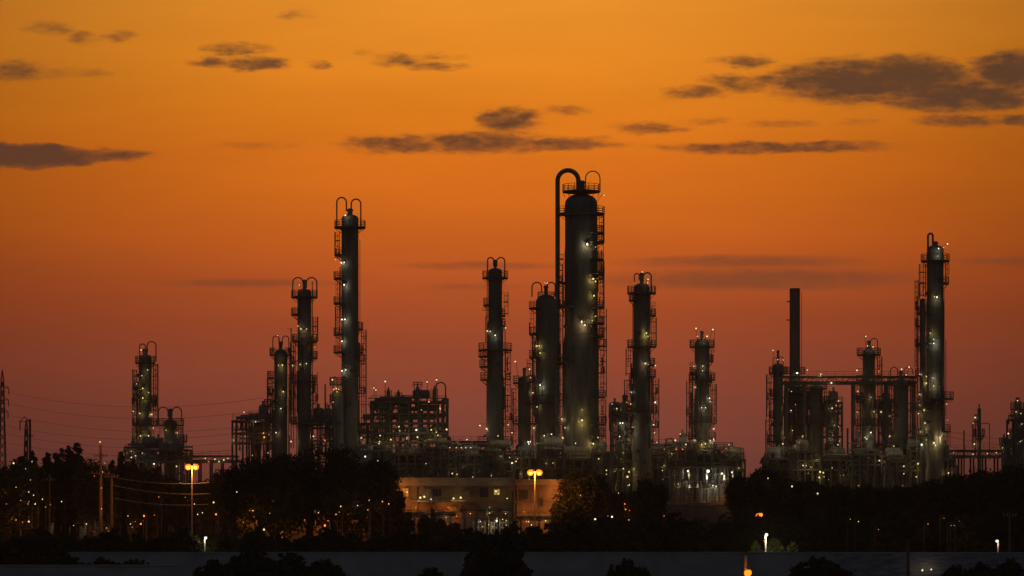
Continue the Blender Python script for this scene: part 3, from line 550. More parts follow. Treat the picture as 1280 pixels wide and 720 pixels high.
frame(fr, 'low cluttered steel frame under the yellow lit left column', 160, 236, [562, 576], 612, 8, 6, 21, 22, 6, 16, 'warm', flood=[(168, 572, 'warm', 90, .9), (173, 570, 'warm', 60, .7), (176, 583, 'warm', 60, .9), (196, 580, 'cool', 60, 1), (224, 583, 'warm', 60, .9)])
low = [
    (452, 486, 563, 588, 'low steel frame beneath the left end of the yellow lamp frame', [(458, 571, 'cool', 30, 1.1), (474, 576, 'warm', 60, 0.8)]),
    (490, 530, 567, 588, 'low steel frame beneath the middle of the yellow lamp frame', []),
    (533, 571, 559, 588, 'low steel frame beneath the right end of the yellow lamp frame', [(571, 560, 'warm', 60, 0.6), (563, 560, 'warm', 30, 0.6), (566, 592, 'yellow', 120, 0.9), (572, 593, 'yellow', 60, 0.7)]),
    (575, 603, 568, 588, 'low steel frame at the left foot of the dark slim column', [(577, 560, 'warm', 30, 0.6), (583, 560, 'warm', 60, 0.7), (589, 560, 'warm', 30, 0.7), (585, 588, 'cool', 80, 0.8), (588, 590, 'yellow', 80, 0.7)]),
    (606, 640, 564, 572, 'low steel frame at the right foot of the dark slim column', [(640, 579, 'white', 90, 1), (637, 572, 'warm', 40, 0.6)]),
    (643, 671, 571, 572, 'low steel frame beneath the small column with the curved lamp arm', [(645, 577, 'warm', 60, 0.8), (660, 553, 'cool', 60, 0.9)]),
    (674, 703, 562, 572, 'low steel frame beneath the stout domed column', []),
    (706, 738, 573, 572, 'low steel frame beneath the widest column', []),
    (741, 762, 566, 572, 'low steel frame at the right foot of the widest column', [(757, 588, 'yellow', 60, 0.8)]),
    (765, 791, 564, 598, 'low steel frame beneath the small cool lamp vessel', [(785, 590, 'yellow', 90, 1.1), (783, 596, 'yellow', 120, 1.3), (778, 586, 'yellow', 60, 0.8)]),
    (794, 830, 571, 598, 'low steel frame beneath the pale patched column', [(828, 562, 'red', 40, 0.9)]),
    (834, 866, 561, 598, 'low steel frame at the left foot of the lone pale column', [(842, 551, 'warm', 20, 1.1), (855, 556, 'warm', 20, 0.9), (843, 562, 'red', 40, 0.9), (851, 562, 'red', 30, 0.9)]),
    (869, 898, 567, 598, 'low steel frame beneath the lone pale column', []),
    (901, 929, 574, 598, 'low steel frame at the right end above the white lit structure', [(905, 561, 'red', 10, 0.6)]),
    (957, 982, 573, 596, 'low steel frame beneath the narrow column left of the chimney', []),
    (985, 1021, 564, 596, 'low steel frame beneath the chimney', [(1021, 590, 'yellow', 300, 1.3), (1020, 597, 'yellow', 200, 1), (1000, 582, 'warm', 200, 0.8)]),
    (1025, 1058, 574, 596, 'low steel frame beneath the hoop topped frame', [(1026, 591, 'yellow', 100, 1)]),
    (1062, 1100, 567, 596, 'low steel frame beneath the middle pipe bridge column', [(1095, 576, 'warm', 100, 0.9)]),
    (1104, 1130, 576, 596, 'low steel frame beneath the unlit column', [(1125, 583, 'warm', 100, 0.9)]),
    (1133, 1160, 563, 596, 'low steel frame beneath the thin lamp dotted column', [(1142, 580, 'yellow', 200, 1.2), (1146, 586, 'warm', 100, 0.9), (1140, 596, 'warm', 100, 0.8)]),
    (1163, 1190, 573, 596, 'low steel frame beneath the right tall column', []),
]
for i, (x0, x1, y0, D, lab, fl) in enumerate(low):
    n = x1 - x0; dy = 11 + i % 3
    frame(fr, lab, x0, x1, [y0, y0 + dy, y0 + 2 * dy][:3 if y0 + 2 * dy < 592 else 2], D + (i * 5) % 9 - 4, 8 + i % 4, max(2, int(n / 9)), 60 + i, int(n * .55), 3 + i % 4, int(n * .2), 'yellow' if i > 4 else 'warm', flood=fl, up=1)
# raised hooped bit and crane-like pipes on the frame right of the lone column
column('process_vessel', 'low drum shaped vessel with looping pipes at the right foot of the lone pale column', 'process vessel', 904, 4, 566, 596, plats=[(562, 896, 916)], hoops=[(897, 915, 558, 575, 575, .7), (901, 911, 561, 575, 575, .5)], group='process vessels', m='jacket_dark', pipes=[(920, 566, 590, .5), (926, 572, 590, .4)], lamps=[(922, 564, 'red', 8, .8)])
for i, (xx, yt, lab) in enumerate([(485.5, 484, 'small black reactor on the yellow lamp frame, nearest its left end'), (522, 479, 'caged black reactor standing above the middle of the yellow lamp frame'), (543, 482, 'small black reactor on the yellow lamp frame near its curved right hoop'), (498, 487, 'short black reactor second from the left on the yellow lamp frame')]):
    z0 = pt(0, 502, 600).z + .02; s_ = 600 / F; o = thing('reactor', (pt(xx, 0, 600).x, 600, z0), lab, 'reactor', 'small reactors on top of the yellow lamp frame')
    h = pt(0, yt, 600).z - z0; r_ = 2.6 * s_; b = MB(); b.lathe((pt(xx, 0, 600).x, 600, z0), [(r_, 0), (r_, h * .7), (r_ * .5, h * .85), (r_ * .35, h * .86), (r_ * .35, h)], 16); b.build('shell', 'vessel', o, True)
    b = MB()
    for k in range(4): a = math.pi / 4 + k * math.pi / 2; b.tube([(pt(xx, 0, 600).x + 1.0 * math.cos(a), 600 + 1.0 * math.sin(a), z0), (pt(xx, 0, 600).x + 1.0 * math.cos(a), 600 + 1.0 * math.sin(a), z0 + h * .8)], .08, 4)
    b.build('support', 'steel', o)
    if xx == 543: b = MB(); b.tube([pt(545, 500, 600)] + [Vector((pt(551, 0, 600).x - 6 * s_ * math.cos(t), 600, pt(0, 484, 600).z + 6 * s_ * math.sin(t))) for t in [k * math.pi / 8 for k in range(9)]] + [pt(557, 500, 600)], .16, 6); b.build('hoop_pipe', 'pipe', o)
    if xx == 522:
        b = MB(); rail(b, (pt(xx, 0, 600).x, 600), 1.0, 0, 2 * math.pi, z0 + h * .8, 8, 1.0); b.build('railing', 'steel', o)

# pipe bridge
def bridge(name, label, x0, x1, y0, y1, D, legs, group=None, np_=5, w_=3.0, lamps=()):
    A = pt(x0, y0, D); B = pt(x1, y1, D); root = thing(name, ((A.x + B.x) / 2, D, 0), label, 'pipe rack', group)
    b = MB()
    for yy in (D - w_ / 2, D + w_ / 2):
        for z in (A.z, B.z): b.box(((A.x + B.x) / 2, yy, z), (B.x - A.x, .28, .3))
        n = max(2, int((B.x - A.x) / 2.2))
        for k in range(n + 1):
            x = A.x + (B.x - A.x) * k / n; b.tube([(x, yy, A.z), (x, yy, B.z)], .09, 4)
            if k < n: b.tube([(x, yy, A.z if k % 2 else B.z), (x + (B.x - A.x) / n, yy, B.z if k % 2 else A.z)], .07, 4)
    b.build('truss', 'steel', root)
    for k in range(np_):
        z = B.z + .35 + (A.z - B.z - .5) * (k % 2); b = MB(); yy = D - w_ / 2 + .4 + (w_ - .8) * k / max(1, np_ - 1); b.tube([(A.x - .5, yy, z), (B.x + .5, yy, z)], .12 + .08 * (k % 3), 7); b.build('pipe', 'pipe', root)
    b = MB(); n = int((B.x - A.x) / 1.8)
    for k in range(n + 1): x = A.x + (B.x - A.x) * k / n; b.tube([(x, D - w_ / 2, A.z), (x, D - w_ / 2, A.z + 1.1)], .045, 4)
    for h in (.55, 1.1): b.tube([(A.x, D - w_ / 2, A.z + h), (B.x, D - w_ / 2, A.z + h)], .04, 4)
    b.build('railing', 'steel', root)
    for lx in legs:
        x = pt(lx, 0, D).x; b = MB()
        for yy in (D - w_ / 2, D + w_ / 2): b.box((x, yy, B.z / 2), (.35, .35, B.z))
        z = 4
        while z < B.z - 3: b.tube([(x, D - w_ / 2, z), (x, D + w_ / 2, z + 3)], .08, 4); z += 4
        b.build('leg', 'steel', root)
    for q in lamps: p = pt(q[0], q[1], D); p.y -= w_ / 2 + .3; lamp(root, p, *q[2:])
    return root
bridge('pipe_bridge', 'high trussed pipe bridge linking the columns right of the chimney', 976, 1143, 471, 480, 606, [983, 1005, 1066, 1107, 1142], lamps=[(1038, 479, 'warm', 60, 1.2), (1008, 463, 'warm', 30, .7), (1025, 468, 'warm', 90, .8)])
G = 'low pipe racks between the process units'
bridge('pipe_rack', 'low pipe rack right of the spiked mast base at far right', 1182, 1285, 563, 572, 608, [1185, 1200, 1215, 1230, 1245, 1262, 1280], G, 6, 4, [(1190, 566, 'warm', 20, .6), (1214, 568, 'warm', 30, .7), (1232, 567, 'warm', 20, .6), (1243, 566, 'warm', 20, .6)])
bridge('pipe_rack', 'dark elevated pipe rack left of the dark slim column', 556, 612, 552, 558, 606, [560, 575, 590, 608], G, 5, 4)
bridge('pipe_rack', 'dark elevated pipe rack between the pale patched and lone pale columns', 812, 868, 556, 563, 604, [818, 832, 846, 860], G, 6, 4)
bridge('pipe_rack', 'distant low pipe rack left of the big round tree', 232, 296, 570, 578, 640, [236, 250, 264, 278, 292], G, 5, 4, [(258, 573, 'warm', 20, .8), (262, 577, 'red', 20, .8), (270, 574, 'warm', 20, .9), (275, 577, 'warm', 20, .9), (281, 575, 'warm', 20, 1), (286, 573, 'warm', 20, .7)])

# ------------------------------------------------------------------ white lit loading structure (right of centre)
D = 560; s = D / F
ld = thing('loading_structure', (pt(876, 0, D).x, D, 0), 'white lit open structure with pipework above a dark low building', 'loading structure')
xa, xb = pt(838, 0, D).x, pt(914, 0, D).x; zt, zf = pt(0, 584, D).z, pt(0, 629, D).z
b = MB(); b.box(((xa + xb) / 2, D, zt), (xb - xa + 1.5, 9, .35)); b.build('roof', 'shed', ld)
b = MB(); b.box(((xa + xb) / 2, D, zf), (xb - xa + 1, 11, .5)); b.build('slab', 'plaster', ld)
b = MB(); b.box(((xa + xb) / 2, D + 4, (zt + zf) / 2), (xb - xa, .2, zt - zf - .6)); b.build('back_wall', 'pipe', ld)
for k in range(8):
    for dy in (-4.2,):
        b = MB(); x = xa + (xb - xa) * k / 7; b.box((x, D + dy, (zt + zf) / 2), (.3, .3, zt - zf - .5)); b.build('post', 'steel', ld)
b = MB()
for yy in (609, 600):
    z = pt(0, yy, D).z; b.box(((xa + xb) / 2, D - 4.6, z), (xb - xa, .18, .22))
b.build('beam', 'steel', ld)
b = MB(); yy = D - 5.2
for k in range(13): x = xa + (xb - xa) * k / 12; b.tube([(x, yy, zf + .25), (x, yy, zf + 1.4)], .06, 4)
for h in (.7, 1.4): b.tube([(xa, yy, zf + h), (xb, yy, zf + h)], .055, 4)
b.build('railing', 'rail_yellow', ld)
rr = random.Random(5)
for k in range(34):
    x = rr.uniform(xa + 1, xb - 1); yy = D + rr.uniform(-3.2, 2.5); z2 = rr.uniform(zf + 3, zt - .6); x2 = x + rr.uniform(-3, 3); b = MB()
    b.tube([(x, yy, zf + .3), (x, yy, z2), (x2, yy, z2), (x2, yy, zf + .3 if rr.random() < .5 else zt - .2)], rr.choice([.12, .18, .26]), 7); b.build('pipe', rr.choice(['pipe', 'steel']), ld)
for k in range(7):
    x = xa + 1.2 + (xb - xa - 2.4) * (k + rr.uniform(0, .6)) / 7; r_ = rr.uniform(.4, .75); h = rr.uniform(2, 4.2); b = MB(); b.lathe((x, D + rr.uniform(-2, 1.5), zf + .25), [(r_, 0), (r_, h), (r_ * .6, h + .3), (.15, h + .35), (.15, h + .8)], 14); b.build('vessel', 'vessel', ld, True)
for q in [(858, 589, 'white', 260, 1.3), (883, 589, 'cool', 900, 2.0), (900, 592, 'cool', 500, 1.3), (903, 595, 'white', 200, 1), (913, 590.5, 'white', 150, 1.3), (870, 606, 'yellow', 60, .6), (889, 607, 'white', 60, .8), (893, 608, 'cool', 60, .7), (860, 607, 'white', 60, .6), (846, 605, 'warm', 80, .6), (878, 627, 'yellow', 60, .4)]:
    p = pt(q[0], q[1], D); p.y = D - 4.9; lamp(ld, p, q[2], q[3] * 1.1, q[4], off=(0, .2, -.6))
lamp(ld, pt(920, 596, D) - Vector((0, 4, 0)), 'warm', 60, 1.3)
lb = thing('low_building', (pt(874, 0, D).x, D - 2, 0), 'dark low windowless building under the white lit structure', 'building')
b = MB(); b.box(((xa + xb) / 2, D - .5, (zf - .5) / 2), (xb - xa + 2, 12, zf - .6)); b.build('wall', 'shed', lb)
b = MB(); b.box((xb - 6, D - 6.56, 1.1), (1.2, .1, 2.2)); b.build('door', 'steel', lb)
b = MB(); b.box((xa + 6, D - 6.56, 1.5), (3.2, .1, 3.0)); b.build('door', 'steel', lb)
D = 556; p = pt(915, 617, D)
cb = thing('guard_cabin', (p.x, D, 0), 'small orange lit cabin at the right end of the dark low building', 'cabin')
b = MB(); b.box((p.x + 1.6, D, 3.4), (4, 3, 6.8)); b.build('wall', 'plaster', cb)
b = MB(); b.box((p.x + 1.6, D, 6.95), (4.6, 3.6, .3)); b.build('roof', 'shed', cb)
b = MB(); b.box((p.x + 1, D - 1.53, 4.9), (1.4, .1, 1.3)); b.build('window', 'glass_dark', cb)
lamp(cb, (p.x, D - 2.2, p.z), 'sodium', 900, 1.6, off=(0, -.7, 0)); lamp(cb, (p.x + 1.6, D - 2.2, p.z - .3), 'warm', 100, 1); lamp(cb, (p.x + 2.2, D - 2.2, p.z), 'warm', 30, .9)

for x0, x1, yt, lab in [(452, 602, 570, 'long dark shed low behind the yellow lamp frame'), (606, 762, 572, 'long dark shed low behind the feet of the widest column'), (768, 926, 572, 'long dark shed low behind the foot of the lone pale column'), (958, 1188, 576, 'long dark shed low behind the columns of the pipe bridge')]:
    A = pt(x0, yt, 640); B = pt(x1, yt, 640); o = thing('equipment_shed', ((A.x + B.x) / 2, 640, 0), lab, 'shed', 'dark sheds low between the process units')
    b = MB(); b.box(((A.x + B.x) / 2, 646, A.z / 2 - .3), (B.x - A.x, 12, A.z - .6)); b.build('wall', 'shed', o)
    b = MB(); b.add([(A.x - .5, 639, A.z - .58), (B.x + .5, 639, A.z - .58), (B.x + .5, 646, A.z + .9), (A.x - .5, 646, A.z + .9), (B.x + .5, 653, A.z - .58), (A.x - .5, 653, A.z - .58)], [(0, 1, 2, 3), (3, 2, 4, 5), (0, 5, 4, 1), (0, 3, 5), (1, 4, 2)]); rf = b.build('roof', 'shed', o)
    for k in range(5): x = A.x + (B.x - A.x) * (k + .5) / 5; b = MB(); b.lathe((x, 646, A.z + .7), [(.5, 0), (.5, 1.2), (.75, 1.25), (.75, 1.5), (.1, 1.8)], 10); b.build('roof_vent', 'steel', rf)
# ------------------------------------------------------------------ pale building left of centre
D = 530; s = D / F
def building(label, x0, x1, ytop, D, seams, band=9):
    A = pt(x0, ytop, D); B = pt(x1, ytop, D); o = thing('plant_building', ((A.x + B.x) / 2, D, 0), label, 'building', 'pale plant buildings')
    cx, w_ = (A.x + B.x) / 2, B.x - A.x; H = A.z - band * D / F
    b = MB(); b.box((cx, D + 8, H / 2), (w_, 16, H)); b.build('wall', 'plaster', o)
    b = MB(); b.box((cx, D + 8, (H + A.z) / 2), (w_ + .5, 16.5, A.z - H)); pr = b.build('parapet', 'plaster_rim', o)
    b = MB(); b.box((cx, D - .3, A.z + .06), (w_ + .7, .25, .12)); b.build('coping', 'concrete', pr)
    b = MB()
    for q in seams: b.box((pt(q, 0, D).x, D - .012, H / 2), (.1, .03, H))
    for y in (625, 640, 655): b.box((cx, D - .014, pt(0, y, D).z), (w_, .035, .1))
    b.build('panel_joints', 'shed', o); return o
pb = building('long pale building with yellow wall lamps under the parapet', 484, 640, 598, 530, [500, 514, 530, 546, 562, 577, 593, 609, 625])
def opening(o, x0, x1, y0, y1, D, m, mull=1):
    A = pt(x0, y0, D); B = pt(x1, y1, D); b = MB(); b.box(((A.x + B.x) / 2, D - .05, (A.z + B.z) / 2), (B.x - A.x, .08, A.z - B.z)); wn_ = b.build('window', m, o)
    b = MB(); cx, cz, w_, h = (A.x + B.x) / 2, (A.z + B.z) / 2, B.x - A.x, A.z - B.z
    for dx in (-1, 1): b.box((cx + dx * w_ / 2, D - .1, cz), (.14, .18, h + .14))
    for dz in (-1, 1): b.box((cx, D - .1, cz + dz * h / 2), (w_ + .13, .2, .14))
    for k in range(1, mull + 1): b.box((cx - w_ / 2 + w_ * k / (mull + 1), D - .11, cz), (.08, .1, h - .1))
    b.build('window_frame', 'shed', wn_)
opening(pb, 502, 511, 610, 621, 530, 'lit_panel', 1)
opening(pb, 600, 611, 609, 622, 530, 'glass_dark', 2); opening(pb, 617, 625, 611, 619, 530, 'lit_window', 1)
opening(pb, 540, 552, 611, 621, 530, 'glass_dark', 2)
b = MB(); A = pt(514, 0, 530); B = pt(582, 0, 530); z = pt(0, 626, 530).z; b.box(((A.x + B.x) / 2, 529, z), (B.x - A.x, 2, .2)); cn = b.build('canopy', 'concrete', pb)
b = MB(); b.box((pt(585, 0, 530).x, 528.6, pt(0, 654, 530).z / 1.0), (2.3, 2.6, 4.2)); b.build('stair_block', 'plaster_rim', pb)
for q in [(499, 616, 'sodium', 900, 1), (509, 615, 'sodium', 500, 1.2), (525.5, 622, 'yellow', 500, 1.3), (530.5, 621, 'yellow', 500, 1.3), (539, 624, 'warm', 200, .8), (567, 623, 'yellow', 400, 1.2), (576, 622, 'yellow', 400, 1.3), (620, 614, 'yellow', 400, 1.3), (623, 617, 'yellow', 100, .8), (520, 634, 'sodium', 700, .5), (560, 634, 'sodium', 500, .5), (495, 640, 'sodium', 300, .8),
          (545, 640, 'sodium', 200, .5), (571, 645, 'sodium', 260, .5), (612, 634, 'warm', 60, .4), (503, 650, 'sodium', 200, .8), (634, 623, 'warm', 60, .7)]:
    p = pt(q[0], q[1], 530); p.y = 528.9 if q[1] > 626 else 529.3; lamp(pb, p, q[2], q[3] * (.85 if q[2] == 'sodium' else .2), q[4], off=(0, -1.6, 0))
rr = random.Random(8)
for k in range(9):
    q = rr.uniform(492, 636); x = pt(q, 0, 530).x; zt_ = pt(0, rr.choice([610, 622, 630, 640]), 530).z; b = MB(); b.tube([(x, 529.8, 0), (x, 529.8, zt_), (x + rr.uniform(-3, 3), 529.8, zt_)], rr.choice([.08, .12, .16]), 6); b.build('wall_pipe', 'steel', pb)
for q, y in [(534, 614), (549, 630), (583, 616), (603, 632), (615, 640), (566, 636)]:
    p = pt(q, y, 529.5); b = MB(); b.box((p.x, 529.45, p.z), (1.3, .9, .9)); b.build('air_unit', 'shed', pb)
for q, w_, h in [(500, 3, 1.2), (522, 2, 1.8), (548, 4, 1.0), (583, 2.2, 2.2), (604, 3, 1.4), (628, 2, 1.0)]:
    p = pt(q, 598, 540); b = MB(); b.box((p.x, 540, p.z + h / 2 - .4), (w_, 2, h)); b.build('roof_unit', 'shed', pb)
pb2 = building('pale building lit orange behind the twin headed street lamp', 646, 704, 600, 526, [655, 664, 673, 682, 691], 6)
opening(pb2, 674, 679, 622, 633, 526, 'glass_dark', 1)
for q in [(697, 616, 'sodium', 900, .8), (655, 640, 'sodium', 300, .5), (661, 652, 'yellow', 200, 1), (664, 656, 'white', 60, .7), (692, 655, 'sodium', 700, 1), (696, 650, 'sodium', 400, .8)]:  # sodium lamps added here to turn the wall orange
    p = pt(q[0], q[1], 526); p.y = 525; lamp(pb2, p, q[2], q[3] * (2.2 if q[2] == 'sodium' else .3), q[4], off=(0, -2.2, 0))
# yard equipment lit white at the building foot
D = 518
for i, (x0, lab) in enumerate([(598, 'white lit pipe skid at the foot of the long pale building, left one'), (614, 'white lit pipe skid with bright lamp at the foot of the long pale building'), (632, 'white lit pipe skid nearest the pole at the foot of the pale buildings')]):
    p = pt(x0, 0, D); o = thing('pipe_skid', (p.x, D, 0), lab, 'pipe skid', 'pipe skids in the lit yard'); rr = random.Random(40 + i)
    b = MB(); b.box((p.x, D, .1), (2.6, 2, .2)); b.build('base', 'concrete', o)
    for k in range(5): x = p.x - 1.1 + k * .55; h = rr.uniform(1.6, 3.6); b = MB(); b.tube([(x, D + rr.uniform(-.6, .6), .2), (x, D, h)], rr.choice([.08, .12, .2]), 8); b.build('pipe', 'galv', o)
    b = MB(); b.tube([(p.x - 1.2, D, 2.2), (p.x + 1.2, D, 2.2)], .12, 8); b.tube([(p.x - 1.2, D, 1.2), (p.x + 1.2, D, 1.2)], .1, 8); b.build('header', 'galv', o)
    for k in range(3): lamp(o, (p.x + rr.uniform(-1.2, 1.2), D - .8, rr.uniform(1.4, 3)), rr.choice(['white', 'cool', 'yellow']), 22, .5)
    if i == 1: lamp(o, pt(621, 651, D) - Vector((0, 1, 0)), 'cool', 120, 1.2)
D = 432; A = pt(296, 0, D); B = pt(486, 0, D)  # unseen wall and its lamps added so orange specks show through the crowns
ys_ = thing('added_wall', ((A.x + B.x) / 2, D, 0), 'added orange lit pale wall giving light specks through the big round trees', 'wall')
b = MB(); b.box(((A.x + B.x) / 2, D, 2.6), (B.x - A.x, .4, 5.2)); b.build('panel', 'plaster', ys_)
b = MB(); b.box(((A.x + B.x) / 2, D, 5.26), (B.x - A.x, .6, .12)); b.build('coping', 'concrete', ys_)
for k in range(10):
    x = A.x + (B.x - A.x) * (k + .5) / 10; lamp(ys_, (x, D - .8, 4.4 - (k % 3) * .5), 'sodium', 240, .8, off=(0, -1.0, 0))
# ------------------------------------------------------------------ long low shed behind the left trees
D = 470; A = pt(0, 0, D); B = pt(160, 0, D)
sh = thing('long_shed', ((A.x + B.x) / 2, D, 0), 'long low shed with a row of white lamps behind the left trees', 'shed')
b = MB(); b.box(((A.x + B.x) / 2, D + 6, 1.9), (B.x - A.x, 12, 3.8)); b.build('wall', 'plaster', sh)
b = MB(); b.box(((A.x + B.x) / 2, D + 5.6, 4.2), (B.x - A.x + 1, 14, .5)); b.build('roof', 'shed', sh)
for k in range(6): x = A.x + 2 + (B.x - A.x - 4) * k / 5; b = MB(); b.box((x, D - .05, 1.4), (2.6, .12, 2.7)); b.build('door', 'steel', sh)
for q in [(8, 643, 'warm'), (46, 644, 'white'), (50, 643, 'white'), (55, 643.5, 'cool'), (60, 643, 'cool'), (64, 643, 'white'), (68, 643, 'white'), (80, 645, 'warm'), (104, 643, 'white'), (111, 643.5, 'white'), (115, 644, 'white'), (132, 644, 'white'), (135, 644, 'white'), (35, 648, 'warm'), (24, 648, 'warm'), (145, 643, 'warm')]:
    p = pt(q[0], q[1], D); p.y -= 1.9; p.z = min(p.z, 3.8); lamp(sh, p, q[2], 60, rnd.uniform(.8, 1.3), off=(0, -.4, -.2))
# a scatter of small yard lamps on posts among the trees, with random extras added
yl = [(17, 579, 'warm'), (40, 577, 'warm'), (32, 586, 'warm'), (20, 609, 'yellow'), (38, 600, 'warm'), (36, 615, 'warm'), (42, 619, 'white'), (44, 630, 'cool'), (35, 630, 'warm'), (53, 624, 'warm'), (57, 634, 'sodium'), (77, 627, 'warm'), (118, 595, 'red'), (131, 579, 'warm'), (128, 590, 'warm'), (8, 630, 'sodium'), (92, 657, 'sodium'), (133, 660, 'warm'), (36, 652, 'warm'), (20, 650, 'sodium'), (108, 655, 'warm'), (163, 655, 'warm'), (176, 655, 'sodium'), (169, 652, 'red'), (193, 644, 'sodium'), (180, 645, 'sodium'), (160, 645, 'warm'), (243, 630, 'white'), (247, 643, 'cool'), (253, 641, 'white'), (267, 628, 'warm'), (270, 643, 'sodium'), (284, 642, 'red'),
      (296, 615, 'warm'), (304, 653, 'sodium'), (330, 662, 'warm'), (345, 671, 'sodium'), (355, 676, 'warm'), (373, 684, 'sodium'), (369, 686, 'sodium'), (406, 657, 'sodium'), (410, 651, 'sodium'), (420, 643, 'warm'), (426, 633, 'warm'), (380, 684, 'warm'), (352, 672, 'red'), (398, 641, 'warm'), (447, 632, 'warm'), (317, 668, 'red'), (486, 630, 'sodium'), (478, 627, 'warm'), (503, 663, 'sodium'), (510, 672, 'sodium'), (523, 668, 'sodium'), (560, 655, 'sodium'), (573, 684, 'warm'),
      (713, 657, 'sodium'), (723, 650, 'warm'), (742, 603, 'warm'), (752, 615, 'white'), (744, 649, 'white'), (739, 651, 'yellow'), (727, 653, 'warm'), (760, 645, 'cool'), (765, 646, 'white'), (785, 607, 'yellow'), (781, 630, 'sodium'), (786, 650, 'warm'), (782, 637, 'sodium'), (830, 645, 'red'), (829, 648, 'sodium'), (1073, 652, 'yellow'), (1063, 649, 'yellow'), (1180, 648, 'warm'), (1193, 657, 'warm'), (1189, 657, 'yellow'), (1199, 652, 'sodium'),  (1160, 655, 'sodium'), (1098, 662, 'red'), (925, 608, 'warm'), (960, 598, 'yellow'), (1022, 617, 'warm'), (990, 608, 'warm')]
nlist = len(yl); rr = random.Random(77)
for k in range(20): yl.append((rr.uniform(300, 515), 688 - 70 * rr.random() ** 2, rr.choice(['sodium', 'sodium', 'sodium', 'red', 'warm'])))  # random lamps added to speck the crowns and light the leaves
for k in range(14): yl.append((rr.uniform(2, 235), 665 - 50 * rr.random() ** 1.5, rr.choice(['sodium', 'warm', 'red', 'sodium'])))
for k in range(5): yl.append((rr.uniform(700, 790), 660 - 50 * rr.random() ** 1.5, rr.choice(['sodium', 'warm', 'white', 'sodium'])))
for i, (x, y, c) in enumerate(yl):
    D = 414 if x < 235 else 412 if x < 290 else 361 if x < 520 else 480 if x < 640 else 390 if x < 850 else 403
    D += rnd.uniform(-1.5, 2.5)
    if x > 900 and y > 640: D = 332.5
    p = pt(x, y, D); p.z = max(p.z, 1.2)
    o = thing('yard_lamp', (p.x, p.y + 3.2, 0), 'small lit yard lamp glimpsed through the dark trees', 'yard lamp', 'small yard lamps glimpsed through the trees')
    b = MB(); b.tube([(p.x, p.y + 3.2, 0), (p.x, p.y + 3.2, p.z + .1), (p.x, p.y + 2.6, p.z + .32), (p.x, p.y + .4, p.z + .3)], [.05, .04, .03, .025], 5); b.build('pole', 'steel', o)
    lamp(o, p, c, {'sodium': 110, 'red': 70}.get(c, 20) if i % 3 else 0, rnd.choice([.3, .4, .5, .8]) if i < nlist and not (x > 900 and y > 640) else rnd.uniform(.15, .35))

# ------------------------------------------------------------------ street lamps, poles, wires
def street(label, x, y, D, heads, c, P, arm=.9, size=1.0, ext=0, mt='glow_street', group='street lamps along the road'):
    p = pt(x, y, D); o = thing('street_lamp', (p.x, D, 0), label, 'street lamp', group)
    b = MB(); b.tube([(p.x, D, 0), (p.x, D, .8)], .17, 10); b.tube([(p.x, D, .8), (p.x, D, p.z + .05 + ext)], [.13, .07], 8); b.build('pole', 'galv', o, True)
    for sx in heads:
        if arm: b = MB(); b.tube([(p.x, D, p.z - .1), (p.x + sx * arm * .5, D, p.z + .12), (p.x + sx * arm, D, p.z + .15)], .05, 6); b.build('arm', 'galv', o)
        hx = p.x + sx * (arm + .1)
        b = MB(); b.lathe((hx, D, p.z + .12), [(.33 * size, .14 * size), (.26 * size, .22 * size), (.12 * size, .27 * size), (.04, .29 * size)], 12); hd = b.build('lamp_head', 'galv', o)
        b = MB(); b.lathe((hx, D, p.z), [(max(.01, .42 * size * math.sin(k * math.pi / 9)), -.08 * size - .40 * size * math.cos(k * math.pi / 9)) for k in range(8)], 14); b.build('diffuser', mt, hd, True)  # rounded into a large globe to stand in for the lamp's bloom
        point(o, (hx - p.x, -.6 * size - .15, p.z - .3), c, P, .25)
    return o
street('twin headed orange street lamp in front of the left trees', 240, 583, 396, (-1, 1), 'sodium', 5000, .42, 1.05)
street('twin headed orange street lamp in front of the pale building', 668.5, 590, 386, (-1, 1), 'sodium', 5000, .5, 1.05)
street('single orange street lamp above the concrete wall, right of centre', 945, 643, 350, (1,), 'sodium', 500, .5, .6)
street('orange street lamp cut by the bottom edge of the picture', 932, 715, 130, (1,), 'sodium', 140, .0, .42, .7)
street('small white post lamp lighting a green shrub behind the wall', 957, 668, 317, (1,), 'white', 2400, .0, .42, mt='glow_cool', group='small white post lamps')
street('small white post lamp behind the wall, far right', 1247.5, 676, 312, (-1,), 'warm', 160, .0, .38, mt='glow_cool', group='small white post lamps')
street('small white post lamp right of the left twin headed lamp', 256, 672, 330, (1,), 'white', 220, .0, .4, mt='glow_cool', group='small white post lamps')

def pole(name, label, x, y, D, arms=(), r=.14, base=0, m='pole_wood', group='utility poles'):
    p = pt(x, y, D); o = thing(name, (p.x, D, base), label, 'utility pole', group)
    b = MB(); b.tube([(p.x, D, base), (p.x, D, p.z)], [r * 1.2, r * .8], 8); b.build('mast', m, o, True)
    for (ya, w_) in arms:
        z = pt(0, ya, D).z; b = MB(); b.box((p.x, D - r - .06, z), (w_, .12, .14)); ca = b.build('crossarm', m, o)
        for dx in (-.45, -.2, .2, .45): b = MB(); b.lathe((p.x + dx * w_, D - r - .06, z + .07), [(.04, 0), (.09, .08), (.05, .14), (.08, .2), (.03, .26)], 8); b.build('insulator', 'plaster_rim', ca)
    return o
pole('utility_pole', 'tall orange lit pole rising out of the left trees', 126, 556, 400, [(592, 2.6), (570, 2)], .24, m='pole_wood')
pole('utility_pole', 'shorter orange lit pole beside the tall orange lit pole', 139.5, 592, 402, [(596, 2)], .22)
pole('utility_pole', 'faint red lit pole among the left trees', 62, 592, 420, [(600, 2)], .15)
tp = pole('utility_pole', 'dark pole with transformer between the two pale buildings', 643, 594, 398, [(602, 2.2), (612, 1.6)], .17)
